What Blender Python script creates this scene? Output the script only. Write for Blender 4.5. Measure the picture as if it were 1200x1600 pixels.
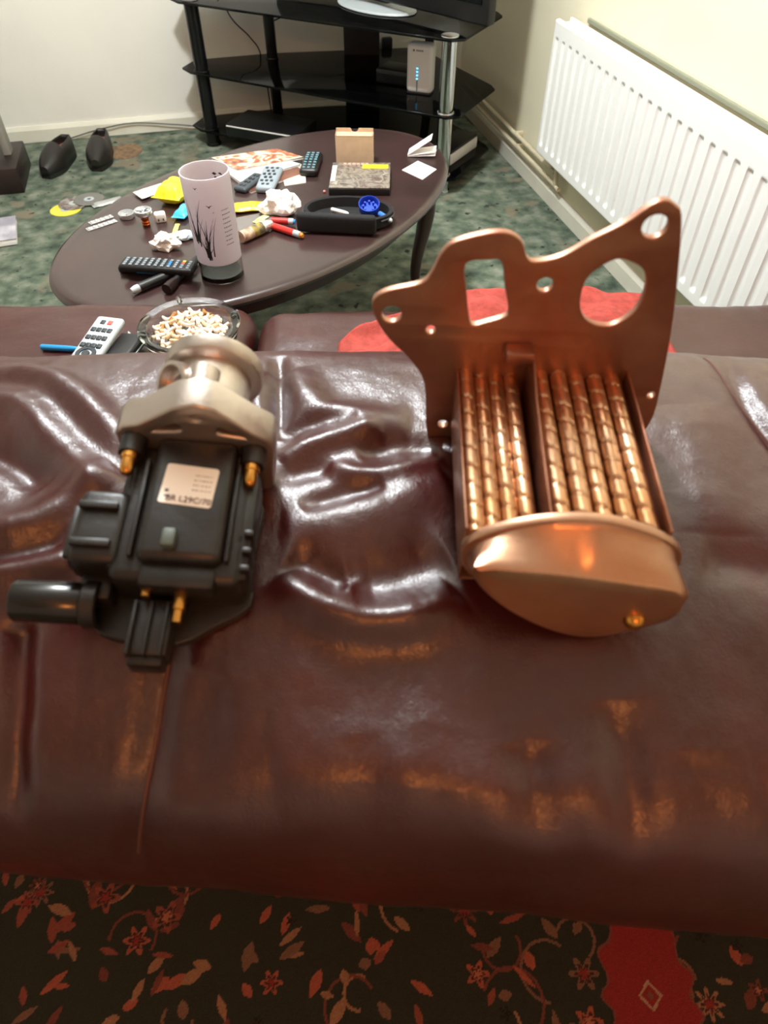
import bpy, bmesh, math, random
import numpy as np
from mathutils import Vector, Matrix, noise

for o in list(bpy.data.objects): bpy.data.objects.remove(o, do_unlink=True)
random.seed(7); RNG = np.random.default_rng(7)
sc = bpy.context.scene
COL = sc.collection
PI = math.pi; R = math.radians

# ------------------------------------------------------------------ camera
CAM_H, PITCH, FPX = 1.25, R(47.5), 1100.0
cd = bpy.data.cameras.new('camera'); cam = bpy.data.objects.new('camera', cd); COL.objects.link(cam)
cam.location = (0, 0, CAM_H); cam.rotation_euler = (PI/2-PITCH, 0, 0)
cd.sensor_fit = 'VERTICAL'; cd.sensor_height = 36; cd.lens = 36*FPX/1600
cd.clip_start = .01
cd.dof.use_dof = True; cd.dof.focus_distance = 1.15; cd.dof.aperture_fstop = 7.5
sc.camera = cam

# ------------------------------------------------------------------ light
w = bpy.data.worlds.new('world'); sc.world = w; w.use_nodes = True
w.node_tree.nodes['Background'].inputs[0].default_value = (.5, .55, .62, 1)
w.node_tree.nodes['Background'].inputs[1].default_value = 0
def lamp(name, loc, power, color, radius):
    l = bpy.data.lights.new(name, 'POINT'); l.energy = power; l.color = color; l.shadow_soft_size = radius
    o = bpy.data.objects.new(name, l); COL.objects.link(o); o.location = loc; return o
lamp('ceiling_lamp_offscreen', (-.32, 1.75, 2.14), 172, (.92, .97, 1), .09)
lamp('warm_lamp_behind_offscreen', (.15, -1.2, 2.0), 29, (1, .30, .07), .07)
sc.view_settings.view_transform = 'Standard'; sc.view_settings.look = 'None'
sc.view_settings.gamma = 1; sc.view_settings.use_curve_mapping = False
sc.view_settings.exposure = 0.0

# ------------------------------------------------------------------ helpers
def ray(px, py):
    u = (px-600)/FPX; v = (800-py)/FPX
    return Vector((u, math.cos(PITCH)+v*math.sin(PITCH), -math.sin(PITCH)+v*math.cos(PITCH)))
def at(px, py, z):
    r = ray(px, py); t = (z-CAM_H)/r.z
    return Vector((r.x*t, r.y*t, z))
def aty(px, py, y):
    r = ray(px, py); t = y/r.y
    return Vector((r.x*t, y, CAM_H+r.z*t))
def seg(a, b, z):
    A, B = at(*a, z), at(*b, z); d = B-A
    return (A+B)/2, math.atan2(d.y, d.x), d.length
def lin(c):
    if isinstance(c, str):
        c = [int(c[i:i+2], 16)/255 for i in (1, 3, 5)]
    return tuple((x/12.92 if x <= .04045 else ((x+.055)/1.055)**2.4) for x in c)+(1,)

MATS = {}
def mat(name, color, rough=.5, metal=0, var=0, vscale=20, bump=0, bscale=200, color2=None, coat=0, emit=0, spec=.5, trans=0):
    if name in MATS: return MATS[name]
    m = bpy.data.materials.new(name); m.use_nodes = True; nt = m.node_tree; b = nt.nodes['Principled BSDF']
    c = lin(color)
    b.inputs['Base Color'].default_value = c; b.inputs['Roughness'].default_value = rough
    b.inputs['Metallic'].default_value = metal; b.inputs['Coat Weight'].default_value = coat
    b.inputs['Specular IOR Level'].default_value = spec; b.inputs['Transmission Weight'].default_value = trans
    if emit:
        b.inputs['Emission Color'].default_value = c; b.inputs['Emission Strength'].default_value = emit
    tc = nt.nodes.new('ShaderNodeTexCoord')
    if var or color2:
        n = nt.nodes.new('ShaderNodeTexNoise'); n.inputs['Scale'].default_value = vscale; n.inputs['Detail'].default_value = 5
        nt.links.new(tc.outputs['Object'], n.inputs['Vector'])
        r = nt.nodes.new('ShaderNodeValToRGB'); r.color_ramp.elements[0].position = .35; r.color_ramp.elements[1].position = .65
        if color2: a, d = c, lin(color2)
        else:
            a = tuple(x*(1-var) for x in c[:3])+(1,); d = tuple(min(1, x*(1+var)) for x in c[:3])+(1,)
        r.color_ramp.elements[0].color = a; r.color_ramp.elements[1].color = d
        nt.links.new(n.outputs['Fac'], r.inputs['Fac']); nt.links.new(r.outputs['Color'], b.inputs['Base Color'])
    if bump:
        n2 = nt.nodes.new('ShaderNodeTexNoise'); n2.inputs['Scale'].default_value = bscale; n2.inputs['Detail'].default_value = 4
        nt.links.new(tc.outputs['Object'], n2.inputs['Vector'])
        bp = nt.nodes.new('ShaderNodeBump'); bp.inputs['Strength'].default_value = bump; bp.inputs['Distance'].default_value = .002
        nt.links.new(n2.outputs['Fac'], bp.inputs['Height']); nt.links.new(bp.outputs['Normal'], b.inputs['Normal'])
    MATS[name] = m; return m

def obj(name, me, m=None, parent=None, loc=None, rot=None, smooth=True):
    """link one mesh (bmesh or Mesh) as one object"""
    if isinstance(me, bmesh.types.BMesh):
        bm = me; me = bpy.data.meshes.new(name)
        bmesh.ops.recalc_face_normals(bm, faces=bm.faces); bm.to_mesh(me); bm.free()
    if m is not None and len(me.materials) == 0: me.materials.append(m)
    if smooth and len(me.polygons):
        me.polygons.foreach_set('use_smooth', [True]*len(me.polygons))
        try: me.set_sharp_from_angle(angle=R(38))
        except Exception: pass
    o = bpy.data.objects.new(name, me); COL.objects.link(o)
    if parent is not None: o.parent = parent
    if loc is not None: o.location = loc
    if rot is not None: o.rotation_euler = rot
    return o
def thing(name, label, cat, loc=(0, 0, 0), rot=(0, 0, 0), group=None):
    o = bpy.data.objects.new(name, None); COL.objects.link(o); o.empty_display_size = .05
    o.location = loc; o.rotation_euler = rot
    return tag(o, label, cat, group)
def tag(o, label, cat, group=None):
    o['label'] = label; o['category'] = cat
    if group: o['group'] = group
    return o
def struct(o): o['kind'] = 'structure'; return o

def BM(): return bmesh.new()
def box(bm, cx, cy, cz, sx, sy, sz, bev=0, seg_=2, M=None):
    t = bmesh.new(); bmesh.ops.create_cube(t, size=1)
    for v in t.verts: v.co = Vector((v.co.x*sx, v.co.y*sy, v.co.z*sz))
    if bev: bmesh.ops.bevel(t, geom=t.edges[:], offset=bev, segments=seg_, profile=.5, affect='EDGES')
    for v in t.verts:
        v.co = v.co+Vector((cx, cy, cz))
        if M is not None: v.co = M @ v.co
    me = bpy.data.meshes.new('t'); t.to_mesh(me); t.free(); bm.from_mesh(me); bpy.data.meshes.remove(me); return bm
def cyl(bm, p0, p1, r0, r1=None, n=24, cap=True):
    r1 = r0 if r1 is None else r1; p0, p1 = Vector(p0), Vector(p1); d = (p1-p0).normalized()
    a = d.orthogonal().normalized(); b = d.cross(a)
    L0 = [bm.verts.new(p0+r0*(math.cos(2*PI*i/n)*a+math.sin(2*PI*i/n)*b)) for i in range(n)]
    L1 = [bm.verts.new(p1+r1*(math.cos(2*PI*i/n)*a+math.sin(2*PI*i/n)*b)) for i in range(n)]
    for i in range(n): bm.faces.new((L0[i], L0[(i+1) % n], L1[(i+1) % n], L1[i]))
    if cap: bm.faces.new(L0[::-1]); bm.faces.new(L1)
    return bm
def lathe(bm, prof, n=40, M=None, closed=False):
    """prof = [(r,z)...] revolved about z"""
    rows = []
    for r, z in prof:
        if r < 1e-6:
            v = Vector((0, 0, z)); rows.append([bm.verts.new(M @ v if M else v)]); continue
        row = []
        for i in range(n):
            v = Vector((r*math.cos(2*PI*i/n), r*math.sin(2*PI*i/n), z)); row.append(bm.verts.new(M @ v if M else v))
        rows.append(row)
    prs = list(zip(rows, rows[1:]))
    if closed: prs.append((rows[-1], rows[0]))
    for A, B in prs:
        for i in range(n):
            j = (i+1) % n
            if len(A) == 1 and len(B) == 1: continue
            if len(A) == 1: bm.faces.new((A[0], B[j], B[i]))
            elif len(B) == 1: bm.faces.new((A[i], A[j], B[0]))
            else: bm.faces.new((A[i], A[j], B[j], B[i]))
    return bm
def smooth_path(pts, n=8, cyc=False):
    P = [Vector(p) for p in pts]; out = []
    N = len(P); rng = range(N) if cyc else range(N-1)
    for i in rng:
        if cyc: a, b, c, d = P[i-1], P[i], P[(i+1) % N], P[(i+2) % N]
        else: a, b, c, d = P[max(i-1, 0)], P[i], P[i+1], P[min(i+2, N-1)]
        for k in range(n):
            t = k/n
            out.append(.5*((2*b)+(c-a)*t+(2*a-5*b+4*c-d)*t*t+(3*b-a-3*c+d)*t**3))
    if not cyc: out.append(P[-1])
    return out
def tube(bm, pts, r, n=8):
    P = [Vector([float(q) for q in p]) for p in pts]; rows = []; a = None
    rr = [float(q) for q in r] if isinstance(r, (list, tuple)) else [float(r)]*len(P)
    for i, p in enumerate(P):
        d = (P[min(i+1, len(P)-1)]-P[max(i-1, 0)]).normalized()
        if a is None: a = d.orthogonal().normalized()
        a = (a-d*a.dot(d)).normalized(); b = d.cross(a)
        rows.append([bm.verts.new(p+rr[i]*(math.cos(2*PI*k/n)*a+math.sin(2*PI*k/n)*b)) for k in range(n)])
    for A, B in zip(rows, rows[1:]):
        for k in range(n): bm.faces.new((A[k], A[(k+1) % n], B[(k+1) % n], B[k]))
    bm.faces.new(rows[0][::-1]); bm.faces.new(rows[-1]); return bm
def slab(loops, thick, bev=0, M=None, res=3):
    """flat plate in local xy with holes (first loop = outline), thickness in z, rounded rim"""
    cu = bpy.data.curves.new('t', 'CURVE'); cu.dimensions = '2D'; cu.fill_mode = 'BOTH'
    cu.extrude = max(thick/2-bev, 1e-5); cu.bevel_depth = bev; cu.bevel_resolution = res
    for L in loops:
        s = cu.splines.new('POLY'); s.points.add(len(L)-1); s.use_cyclic_u = True
        for p, q in zip(s.points, L): p.co = (q[0], q[1], 0, 1)
    o = bpy.data.objects.new('t', cu); COL.objects.link(o)
    dg = bpy.context.evaluated_depsgraph_get(); dg.update()
    me = bpy.data.meshes.new_from_object(o.evaluated_get(dg))
    bpy.data.objects.remove(o); bpy.data.curves.remove(cu)
    me.materials.clear()
    bm = bmesh.new(); bm.from_mesh(me); bpy.data.meshes.remove(me)
    bmesh.ops.remove_doubles(bm, verts=bm.verts, dist=1e-6)
    if M is not None: bmesh.ops.transform(bm, matrix=M, verts=bm.verts)
    return bm
def circ(cx, cy, r, n=24, ry=None):
    ry = ry or r
    return [(cx+r*math.cos(2*PI*i/n), cy+ry*math.sin(2*PI*i/n)) for i in range(n)]
def rrect(cx, cy, sx, sy, r, n=5):
    out = []
    for qx, qy, a0 in ((1, 1, 0), (-1, 1, 90), (-1, -1, 180), (1, -1, 270)):
        for k in range(n+1):
            a = R(a0+90*k/n)
            out.append((cx+qx*(sx/2-r)+r*math.cos(a), cy+qy*(sy/2-r)+r*math.sin(a)))
    return out
def spl2(pts, n=6):
    return [(p.x, p.y) for p in smooth_path([(a, b, 0) for a, b in pts], n, True)]
def grid_mesh(name, X, Y, Z, colors=None):
    ny, nx = X.shape
    me = bpy.data.meshes.new(name)
    co = np.stack([X, Y, Z], -1).reshape(-1, 3)
    idx = np.arange(nx*ny).reshape(ny, nx)
    f = np.stack([idx[:-1, :-1], idx[:-1, 1:], idx[1:, 1:], idx[1:, :-1]], -1).reshape(-1, 4)
    me.vertices.add(len(co)); me.vertices.foreach_set('co', co.astype(np.float32).ravel())
    me.loops.add(f.size); me.loops.foreach_set('vertex_index', f.astype(np.int32).ravel())
    me.polygons.add(len(f)); me.polygons.foreach_set('loop_start', np.arange(0, f.size, 4, dtype=np.int32))
    me.update(calc_edges=True); me.validate()
    if colors is not None:
        a = me.color_attributes.new('print', 'FLOAT_COLOR', 'POINT')
        c = np.concatenate([colors.reshape(-1, 3), np.ones((nx*ny, 1))], 1)
        a.data.foreach_set('color', c.astype(np.float32).ravel())
    return me
def print_mat(name, rough=.6, bump=0, bscale=400):
    m = mat(name, (.5, .5, .5), rough, bump=bump, bscale=bscale)
    a = m.node_tree.nodes.new('ShaderNodeAttribute'); a.attribute_name = 'print'
    m.node_tree.links.new(a.outputs['Color'], m.node_tree.nodes['Principled BSDF'].inputs['Base Color']); return m

# ------------------------------------------------------------------ materials
plaster = mat('cream_plaster', '#e5e2d8', .75, var=.03, vscale=3, bump=.15, bscale=90)
gloss_white = mat('white_gloss_paint', '#f1f1ee', .35)
skirt_white = mat('aged_white_paint', '#dcd8c8', .45, var=.06, vscale=6)
black_plastic = mat('black_plastic', '#141314', .42, var=.15, vscale=40)
grey_rubber = mat('grey_rubber', '#8d98a0', .6)
chrome = mat('chrome', '#d8dadc', .12, 1)
black_metal = mat('black_metal', '#121213', .25, .2)
white_plastic = mat('white_plastic', '#ece9e6', .4)
paper_white = mat('white_paper', '#f2efec', .7, var=.03, vscale=30)

def leather_mat():
    m = mat('dark_brown_leather', '#35170f', .36)
    nt = m.node_tree; b = nt.nodes['Principled BSDF']; L = nt.links.new
    tc = nt.nodes.new('ShaderNodeTexCoord')
    vo = nt.nodes.new('ShaderNodeTexVoronoi'); vo.feature = 'DISTANCE_TO_EDGE'; vo.inputs['Scale'].default_value = 420
    n0 = nt.nodes.new('ShaderNodeTexNoise'); n0.inputs['Scale'].default_value = 60; n0.inputs['Detail'].default_value = 4
    mx = nt.nodes.new('ShaderNodeMixRGB'); mx.inputs[0].default_value = .02
    L(tc.outputs['Object'], n0.inputs['Vector']); L(tc.outputs['Object'], mx.inputs[1]); L(n0.outputs['Color'], mx.inputs[2]); L(mx.outputs[0], vo.inputs['Vector'])
    n1 = nt.nodes.new('ShaderNodeTexNoise'); n1.inputs['Scale'].default_value = 35; n1.inputs['Detail'].default_value = 6; L(tc.outputs['Object'], n1.inputs['Vector'])
    ad = nt.nodes.new('ShaderNodeMath'); ad.operation = 'MULTIPLY_ADD'; ad.inputs[1].default_value = .25
    L(vo.outputs['Distance'], ad.inputs[0]); L(n1.outputs['Fac'], ad.inputs[2])
    bp = nt.nodes.new('ShaderNodeBump'); bp.inputs['Strength'].default_value = .5; bp.inputs['Distance'].default_value = .0022
    L(ad.outputs[0], bp.inputs['Height']); L(bp.outputs['Normal'], b.inputs['Normal'])
    n2 = nt.nodes.new('ShaderNodeTexNoise'); n2.inputs['Scale'].default_value = 9; n2.inputs['Detail'].default_value = 5; L(tc.outputs['Object'], n2.inputs['Vector'])
    r = nt.nodes.new('ShaderNodeValToRGB'); r.color_ramp.elements[0].color = lin('#2a0504'); r.color_ramp.elements[1].color = lin('#450b07')
    L(n2.outputs['Fac'], r.inputs['Fac']); L(r.outputs['Color'], b.inputs['Base Color'])
    r2 = nt.nodes.new('ShaderNodeMapRange'); r2.inputs['To Min'].default_value = .27; r2.inputs['To Max'].default_value = .40
    L(n1.outputs['Fac'], r2.inputs['Value']); L(r2.outputs[0], b.inputs['Roughness'])
    b.inputs['Specular IOR Level'].default_value = .8
    return m
leather = leather_mat()

def carpet_mat():
    m = mat('green_carpet', '#4c5747', .95); nt = m.node_tree; b = nt.nodes['Principled BSDF']; L = nt.links.new
    tc = nt.nodes.new('ShaderNodeTexCoord')
    def nz(s, d=5):
        n = nt.nodes.new('ShaderNodeTexNoise'); n.inputs['Scale'].default_value = s; n.inputs['Detail'].default_value = d; L(tc.outputs['Object'], n.inputs['Vector']); return n
    def ramp(src, stops):
        r = nt.nodes.new('ShaderNodeValToRGB'); e = r.color_ramp.elements
        while len(e) < len(stops): e.new(.5)
        for k, (p, c) in zip(e, stops): k.position = p; k.color = c
        L(src, r.inputs['Fac']); return r
    a = ramp(nz(16).outputs['Fac'], [(.3, lin('#364238')), (.48, lin('#5a6656')), (.7, lin('#868b7b'))])
    bl = ramp(nz(7, 6).outputs['Fac'], [(.60, (0, 0, 0, 1)), (.66, (1, 1, 1, 1))])
    m1 = nt.nodes.new('ShaderNodeMixRGB'); L(bl.outputs[0], m1.inputs[0]); L(a.outputs[0], m1.inputs[1]); m1.inputs[2].default_value = lin('#7a7260')
    dk = ramp(nz(22, 3).outputs['Fac'], [(.30, (1, 1, 1, 1)), (.36, (0, 0, 0, 1))])
    m2 = nt.nodes.new('ShaderNodeMixRGB'); L(dk.outputs[0], m2.inputs[0]); L(m1.outputs[0], m2.inputs[1]); m2.inputs[2].default_value = lin('#17231b')
    L(m2.outputs[0], b.inputs['Base Color'])
    bp = nt.nodes.new('ShaderNodeBump'); bp.inputs['Strength'].default_value = .8; bp.inputs['Distance'].default_value = .004
    L(nz(300, 3).outputs['Fac'], bp.inputs['Height']); L(bp.outputs['Normal'], b.inputs['Normal'])
    return m
# ------------------------------------------------------------------ the room (local x along the back wall, y away from the camera)
ROT = R(14.05); CORNER = Vector((.38, 3.988, 0))
RM = Matrix.Translation(CORNER) @ Matrix.Rotation(ROT, 4, 'Z')
def room(name, bm, m, smooth=False): return struct(obj(name, bm, m, None, CORNER, (0, 0, ROT), smooth))
W_, L_, H_ = 4.2, 6.4, 2.6
room('floor', box(BM(), -W_/2, -L_/2, -.05, W_+.2, L_+.2, .1), carpet_mat())
room('ceiling', box(BM(), -W_/2, -L_/2, H_+.05, W_+.2, L_+.2, .1), mat('ceiling_paint', '#d6d2c8', .8))
room('wall_back', box(BM(), -W_/2, .05, H_/2, W_, .1, H_), plaster)
room('wall_right', box(BM(), .05, -L_/2, H_/2, .1, L_, H_), mat('right_wall_plaster', '#e6dfc4', .75, var=.03, vscale=3, bump=.15, bscale=90))
room('wall_left', box(BM(), -W_-.05, -L_/2, H_/2, .1, L_, H_), plaster)
room('wall_front', box(BM(), -W_/2, -L_-.05, H_/2, W_, .1, H_), plaster)
def skirting(name, x0, y0, x1, y1, nx, ny):
    """board with a chamfered top: profile swept straight between two points"""
    bm = BM(); prof = [(0, 0), (.016, 0), (.016, .05), (.008, .066), (0, .066)]
    A = [bm.verts.new((x0+nx*a, y0+ny*a, z)) for a, z in prof]; B = [bm.verts.new((x1+nx*a, y1+ny*a, z)) for a, z in prof]
    for i in range(5): bm.faces.new((A[i], A[(i+1) % 5], B[(i+1) % 5], B[i]))
    bm.faces.new(A); bm.faces.new(B[::-1]); return room(name, bm, skirt_white)
skirting('baseboard_back', -W_, 0, 0, 0, 0, -1)
skirting('baseboard_right', 0, 0, 0, -L_, -1, 0)
# grey strip standing in for the shadow line on the wall above the radiator
room('shadow_strip_1', box(BM(), -.006, -.829-1.1, .632, .010, 1.36, .015, .003), mat('grey_green_strip', '#8d8f7c', .6))

# ---------------------------------------------------------------- radiator and pipes
RY0, RY1 = -.829-.345, -.829-1.80
rad = thing('radiator', 'white ribbed double panel radiator hanging on the cream wall', 'radiator', CORNER, (0, 0, ROT))
RZ0, RZ1 = .2, .625; rc = (RY0+RY1)/2; rl = RY0-RY1
def fluted():
    ys = np.linspace(RY0, RY1, 700); zs = np.unique(np.concatenate([np.linspace(RZ0, RZ0+.06, 24), np.linspace(RZ0+.06, RZ1-.07, 20), np.linspace(RZ1-.07, RZ1, 28)]))
    Yg, Zg = np.meshgrid(ys, zs)
    ph = ((RY0-.034-Yg)/.0535+.5) % 1-.5
    ok = (Yg < RY0-.01) & (Yg > RY1+.01)
    gr = np.clip(1-(np.abs(ph)*.0535/.0125)**4, 0, 1)
    en = 1/(1+np.exp(-(Zg-(RZ0+.036))/.0022))*1/(1+np.exp(-((RZ1-.052)-Zg)/.0018))
    rim = np.clip(np.minimum(np.minimum(RY0-Yg, Yg-RY1), np.minimum(Zg-RZ0, RZ1-Zg))/.006, 0, 1)
    Xg = -.080-.010*np.sqrt(rim*(2-rim))+.0085*gr*en*ok
    o = obj('front_panel', grid_mesh('front_panel', Xg, Yg, Zg), gloss_white, rad); return o
rp = fluted()
obj('panel_back', box(BM(), -.076, rc, (RZ0+RZ1)/2, .006, rl, RZ1-RZ0, .002), gloss_white, rad)
obj('rear_panel', box(BM(), -.032, rc, (RZ0+RZ1)/2+.002, .012, rl, RZ1-RZ0, .005, 3), gloss_white, rad)
g = obj('top_grille', box(BM(), -.0575, rc, RZ1-.012, .038, rl-.02, .004), gloss_white, rad)
bm = BM()
for i in range(int(rl/.02)): box(bm, -.0575, RY0-.02-i*.02, RZ1-.009, .034, .006, .003)
obj('grille_bars', bm, gloss_white, g)
obj('bracket', box(BM(), -.013, RY0-.2, .42, .024, .03, .3, .002), gloss_white, rad)
obj('bracket', box(BM(), -.013, RY1+.2, .42, .024, .03, .3, .002), gloss_white, rad)
pw = mat('painted_pipe', '#cfc4a8', .4, var=.1, vscale=8)
pipes = thing('heating_pipe', 'upper cream painted heating pipe running above the skirting to the radiator', 'pipe', CORNER, (0, 0, ROT), 'pair of heating pipes')
bm = BM(); tube(bm, smooth_path([(-.03, -.02, .142), (-.03, -.6, .142), (-.03, RY0-.02, .142), (-.035, RY0-.05, .15), (-.05, RY0-.055, .203)], 6), .0085, 12)
obj('pipe_run', bm, pw, pipes)
for y in (-.3, -.84): obj('clip', box(BM(), -.018, y, .142, .034, .014, .024, .003), pw, pipes)
p2 = thing('heating_pipe', 'lower cream painted heating pipe running just above the skirting board', 'pipe', CORNER, (0, 0, ROT), 'pair of heating pipes')
obj('pipe_run', tube(BM(), smooth_path([(-.03, -.02, .102), (-.03, -.6, .102), (-.03, RY0-.07, .102), (-.035, RY0-.10, .11), (-.05, RY0-.105, .203)], 6), .0085, 12), pw, p2)
for y in (-.35, -.87): obj('clip', box(BM(), -.018, y, .102, .034, .014, .024, .003), pw, p2)

# ---------------------------------------------------------------- sofa
sofa = thing('leather_sofa', 'dark brown leather sofa with a thick puckered padded back', 'sofa', (0, 0, 0))
PROF = [(.70, .44), (.67, .58), (.635, .74), (.60, .825), (.555, .862), (.50, .877), (.44, .880), (.38, .879), (.32, .876), (.27, .868), (.225, .853), (.19, .838), (.165, .822), (.147, .800), (.136, .763), (.132, .715), (.142, .655), (.175, .59), (.25, .50), (.34, .40), (.42, .29)]
pp = smooth_path([(0, a, b) for a, b in PROF], 24)
PY = np.array([p.y for p in pp]); PZ = np.array([p.z for p in pp])
PS = np.concatenate([[0], np.cumsum(np.hypot(np.diff(PY), np.diff(PZ)))])
def px_to_surf(px, py):
    """pixel -> (x, arc length) on the undisturbed back"""
    r = ray(px, py); c = (PY*r.z-(PZ-CAM_H)*r.y)
    k0 = np.argmin(np.abs(PS-PS[24*4]))
    for k in range(len(c)-1, k0-1, -1):
        pass
    # first hit from the camera: nearest crossing
    best = None
    for k in np.where(np.sign(c[:-1]) != np.sign(c[1:]))[0]:
        f = c[k]/(c[k]-c[k+1]); y = PY[k]+f*(PY[k+1]-PY[k]); t = y/r.y
        if best is None or t < best[0]: best = (t, PS[k]+f*(PS[k+1]-PS[k]))
    if best is None: k = int(np.argmin(np.abs(c))); best = (PY[k]/r.y, PS[k])
    return r.x*best[0], best[1]
def polydist(X, S, P):
    d = np.full(X.shape, 9.); side = np.zeros(X.shape); tt = np.zeros(X.shape)
    n = len(P)-1
    for i, ((ax, ay), (bx, by)) in enumerate(zip(P, P[1:])):
        vx, vy = bx-ax, by-ay; l2 = vx*vx+vy*vy+1e-12
        t = np.clip(((X-ax)*vx+(S-ay)*vy)/l2, 0, 1)
        ex, ey = X-ax-t*vx, S-ay-t*vy; q = np.hypot(ex, ey)
        u = q < d; d = np.where(u, q, d); tt = np.where(u, (i+t)/n, tt)
    return d, tt
def fbm(X, Y, sc_, oct_=3, seed=0):
    out = np.zeros(X.shape); it = np.nditer([X, Y, out], op_flags=[['readonly'], ['readonly'], ['writeonly']])
    for a, b, o in it: o[...] = noise.fractal(Vector((float(a)*sc_, float(b)*sc_, seed)), 1.0, 2.0, oct_)
    return out
# folds of the leather: (pixels of the crest on the photographed back, half width, height in metres)
FOLDS = [
 ([(-60, 585), (40, 588), (110, 615), (165, 665), (215, 720)], .012, .0075),
 ([(-60, 625), (30, 640), (85, 690), (140, 745), (200, 790)], .012, .007),
 ([(-60, 845), (50, 820), (130, 775), (190, 740)], .012, .007),
 ([(-60, 915), (60, 890), (130, 870)], .010, .006),
 ([(-60, 690), (20, 720), (70, 760)], .010, -.006), ([(-60, 880), (40, 858), (110, 840)], .008, -.004),
 ([(395, 585), (405, 640), (410, 690)], .009, .006), ([(436, 560), (440, 620), (432, 690)], .006, -.007),
 ([(452, 580), (490, 640), (550, 660), (640, 668)], .014, .008),
 ([(440, 725), (490, 700), (560, 685), (600, 680)], .007, .006),
 ([(440, 690), (480, 668), (560, 660)], .006, -.004),
 ([(520, 725), (545, 742), (600, 745), (690, 715)], .007, .005),
 ([(560, 715), (620, 695), (690, 700)], .009, -.005),
 ([(430, 755), (480, 738), (520, 735)], .008, -.004),
 ([(440, 820), (520, 815), (600, 795), (650, 770), (700, 745)], .016, .006),
 ([(470, 800), (540, 775), (600, 760)], .007, -.005),
 ([(450, 870), (500, 890), (545, 915)], .010, -.007), ([(545, 905), (620, 890), (700, 860)], .014, -.007),
 ([(440, 895), (480, 935), (540, 962), (600, 968), (660, 955), (715, 918)], .011, .012),
 ([(430, 1235), (520, 1215), (640, 1205), (740, 1225), (830, 1268), (900, 1240), (975, 1275), (1060, 1235), (1180, 1200)], .020, .006),
 ([(820, 1150), (835, 1230), (850, 1290)], .012, -.0035), ([(960, 1080), (980, 1190), (985, 1290)], .010, -.005),
 ([(560, 1150), (580, 1260), (570, 1330)], .014, -.002), ([(700, 1130), (690, 1240), (700, 1320)], .012, -.0015),
 ([(1090, 1150), (1100, 1260)], .014, -.002), ([(330, 1060), (300, 1160), (280, 1260)], .016, -.004),
 ([(1130, 560), (1165, 640), (1240, 740)], .006, -.004), ([(1060, 640), (1100, 720), (1130, 830)], .02, .005),
 ([(1100, 860), (1180, 880), (1260, 890)], .012, -.005),
]
SEAM_L = [(300, 900), (262, 1010), (243, 1090), (228, 1180), (214, 1290), (205, 1380)]
SEAM_R = [(1100, 560), (1135, 605), (1170, 650), (1230, 720)]
SEAM_F = [(20, 1000), (8, 1120), (2, 1290)]
CUR = {}
def back_disp(X, S):
    h = .010*fbm(X*.8, S, 4.5, 2, 3.1)+.0018*fbm(X, S*.8, 12, 3, 7.7)+.0005*fbm(X, S*.7, 60, 2, 1.7)
    for P, wd, ht in FOLDS:
        ht *= 1.6 if P[0][0] < 0 else 1.25
        Q = [px_to_surf(*p) for p in P]; Q = [(v.x, v.y) for v in smooth_path([(a, b, 0) for a, b in Q], 4)]
        d, t = polydist(X, S, Q)
        h += ht*np.exp(-(d/(wd*1.3))**2)*np.clip(np.minimum(t, 1-t)*4, 0, 1)**.7
    for P, wd, ht in ((SEAM_L, .012, -.007), (SEAM_R, .008, -.003), (SEAM_F, .010, -.012)):
        Q = [px_to_surf(*p) for p in P]; d, t = polydist(X, S, Q)
        h += ht*np.exp(-(d/wd)**2)
    return h
def back_point(X, S, h):
    Y = np.interp(S, PS, PY); Z = np.interp(S, PS, PZ)
    dy = np.interp(S+.004, PS, PY)-np.interp(S-.004, PS, PY); dz = np.interp(S+.004, PS, PZ)-np.interp(S-.004, PS, PZ)
    l = np.hypot(dy, dz)+1e-9; ny, nz = dz/l*1.0, -dy/l
    rear = np.clip((.30-Y)/.15, 0, 1)*np.clip((S-.38)/.1, 0, 1)
    return X, Y+ny*h-rear*.075*X, Z+nz*h
xs = np.unique(np.concatenate([np.linspace(-.96, -.42, 60), np.linspace(-.42, .42, 400), np.linspace(.42, .96, 60)]))
s0, s1 = PS[0], PS[-1]
ss = np.unique(np.concatenate([np.linspace(s0, .30, 24), np.linspace(.30, .86, 260), np.linspace(.86, s1, 36)]))
XG, SG = np.meshgrid(xs, ss)
HG = back_disp(XG, SG)
HG *= np.clip((.96-np.abs(XG))/.03, 0, 1)
X_, Y_, Z_ = back_point(XG, SG, HG)
backrest = obj('backrest', grid_mesh('backrest', X_, Y_, Z_), leather, sofa)
for P, rr in ((SEAM_L, .0012), (SEAM_R, .0009)):
    Q = smooth_path([(*px_to_surf(*p), 0) for p in P], 10)
    qx = np.array([q.x for q in Q]); qs = np.array([q.y for q in Q])
    a, b, c = back_point(qx, qs, back_disp(qx, qs)+.0002)
    s = obj('seam', tube(BM(), list(zip(a, b, c)), rr, 6), mat('seam_thread', '#5a3326', .6), backrest)
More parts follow.
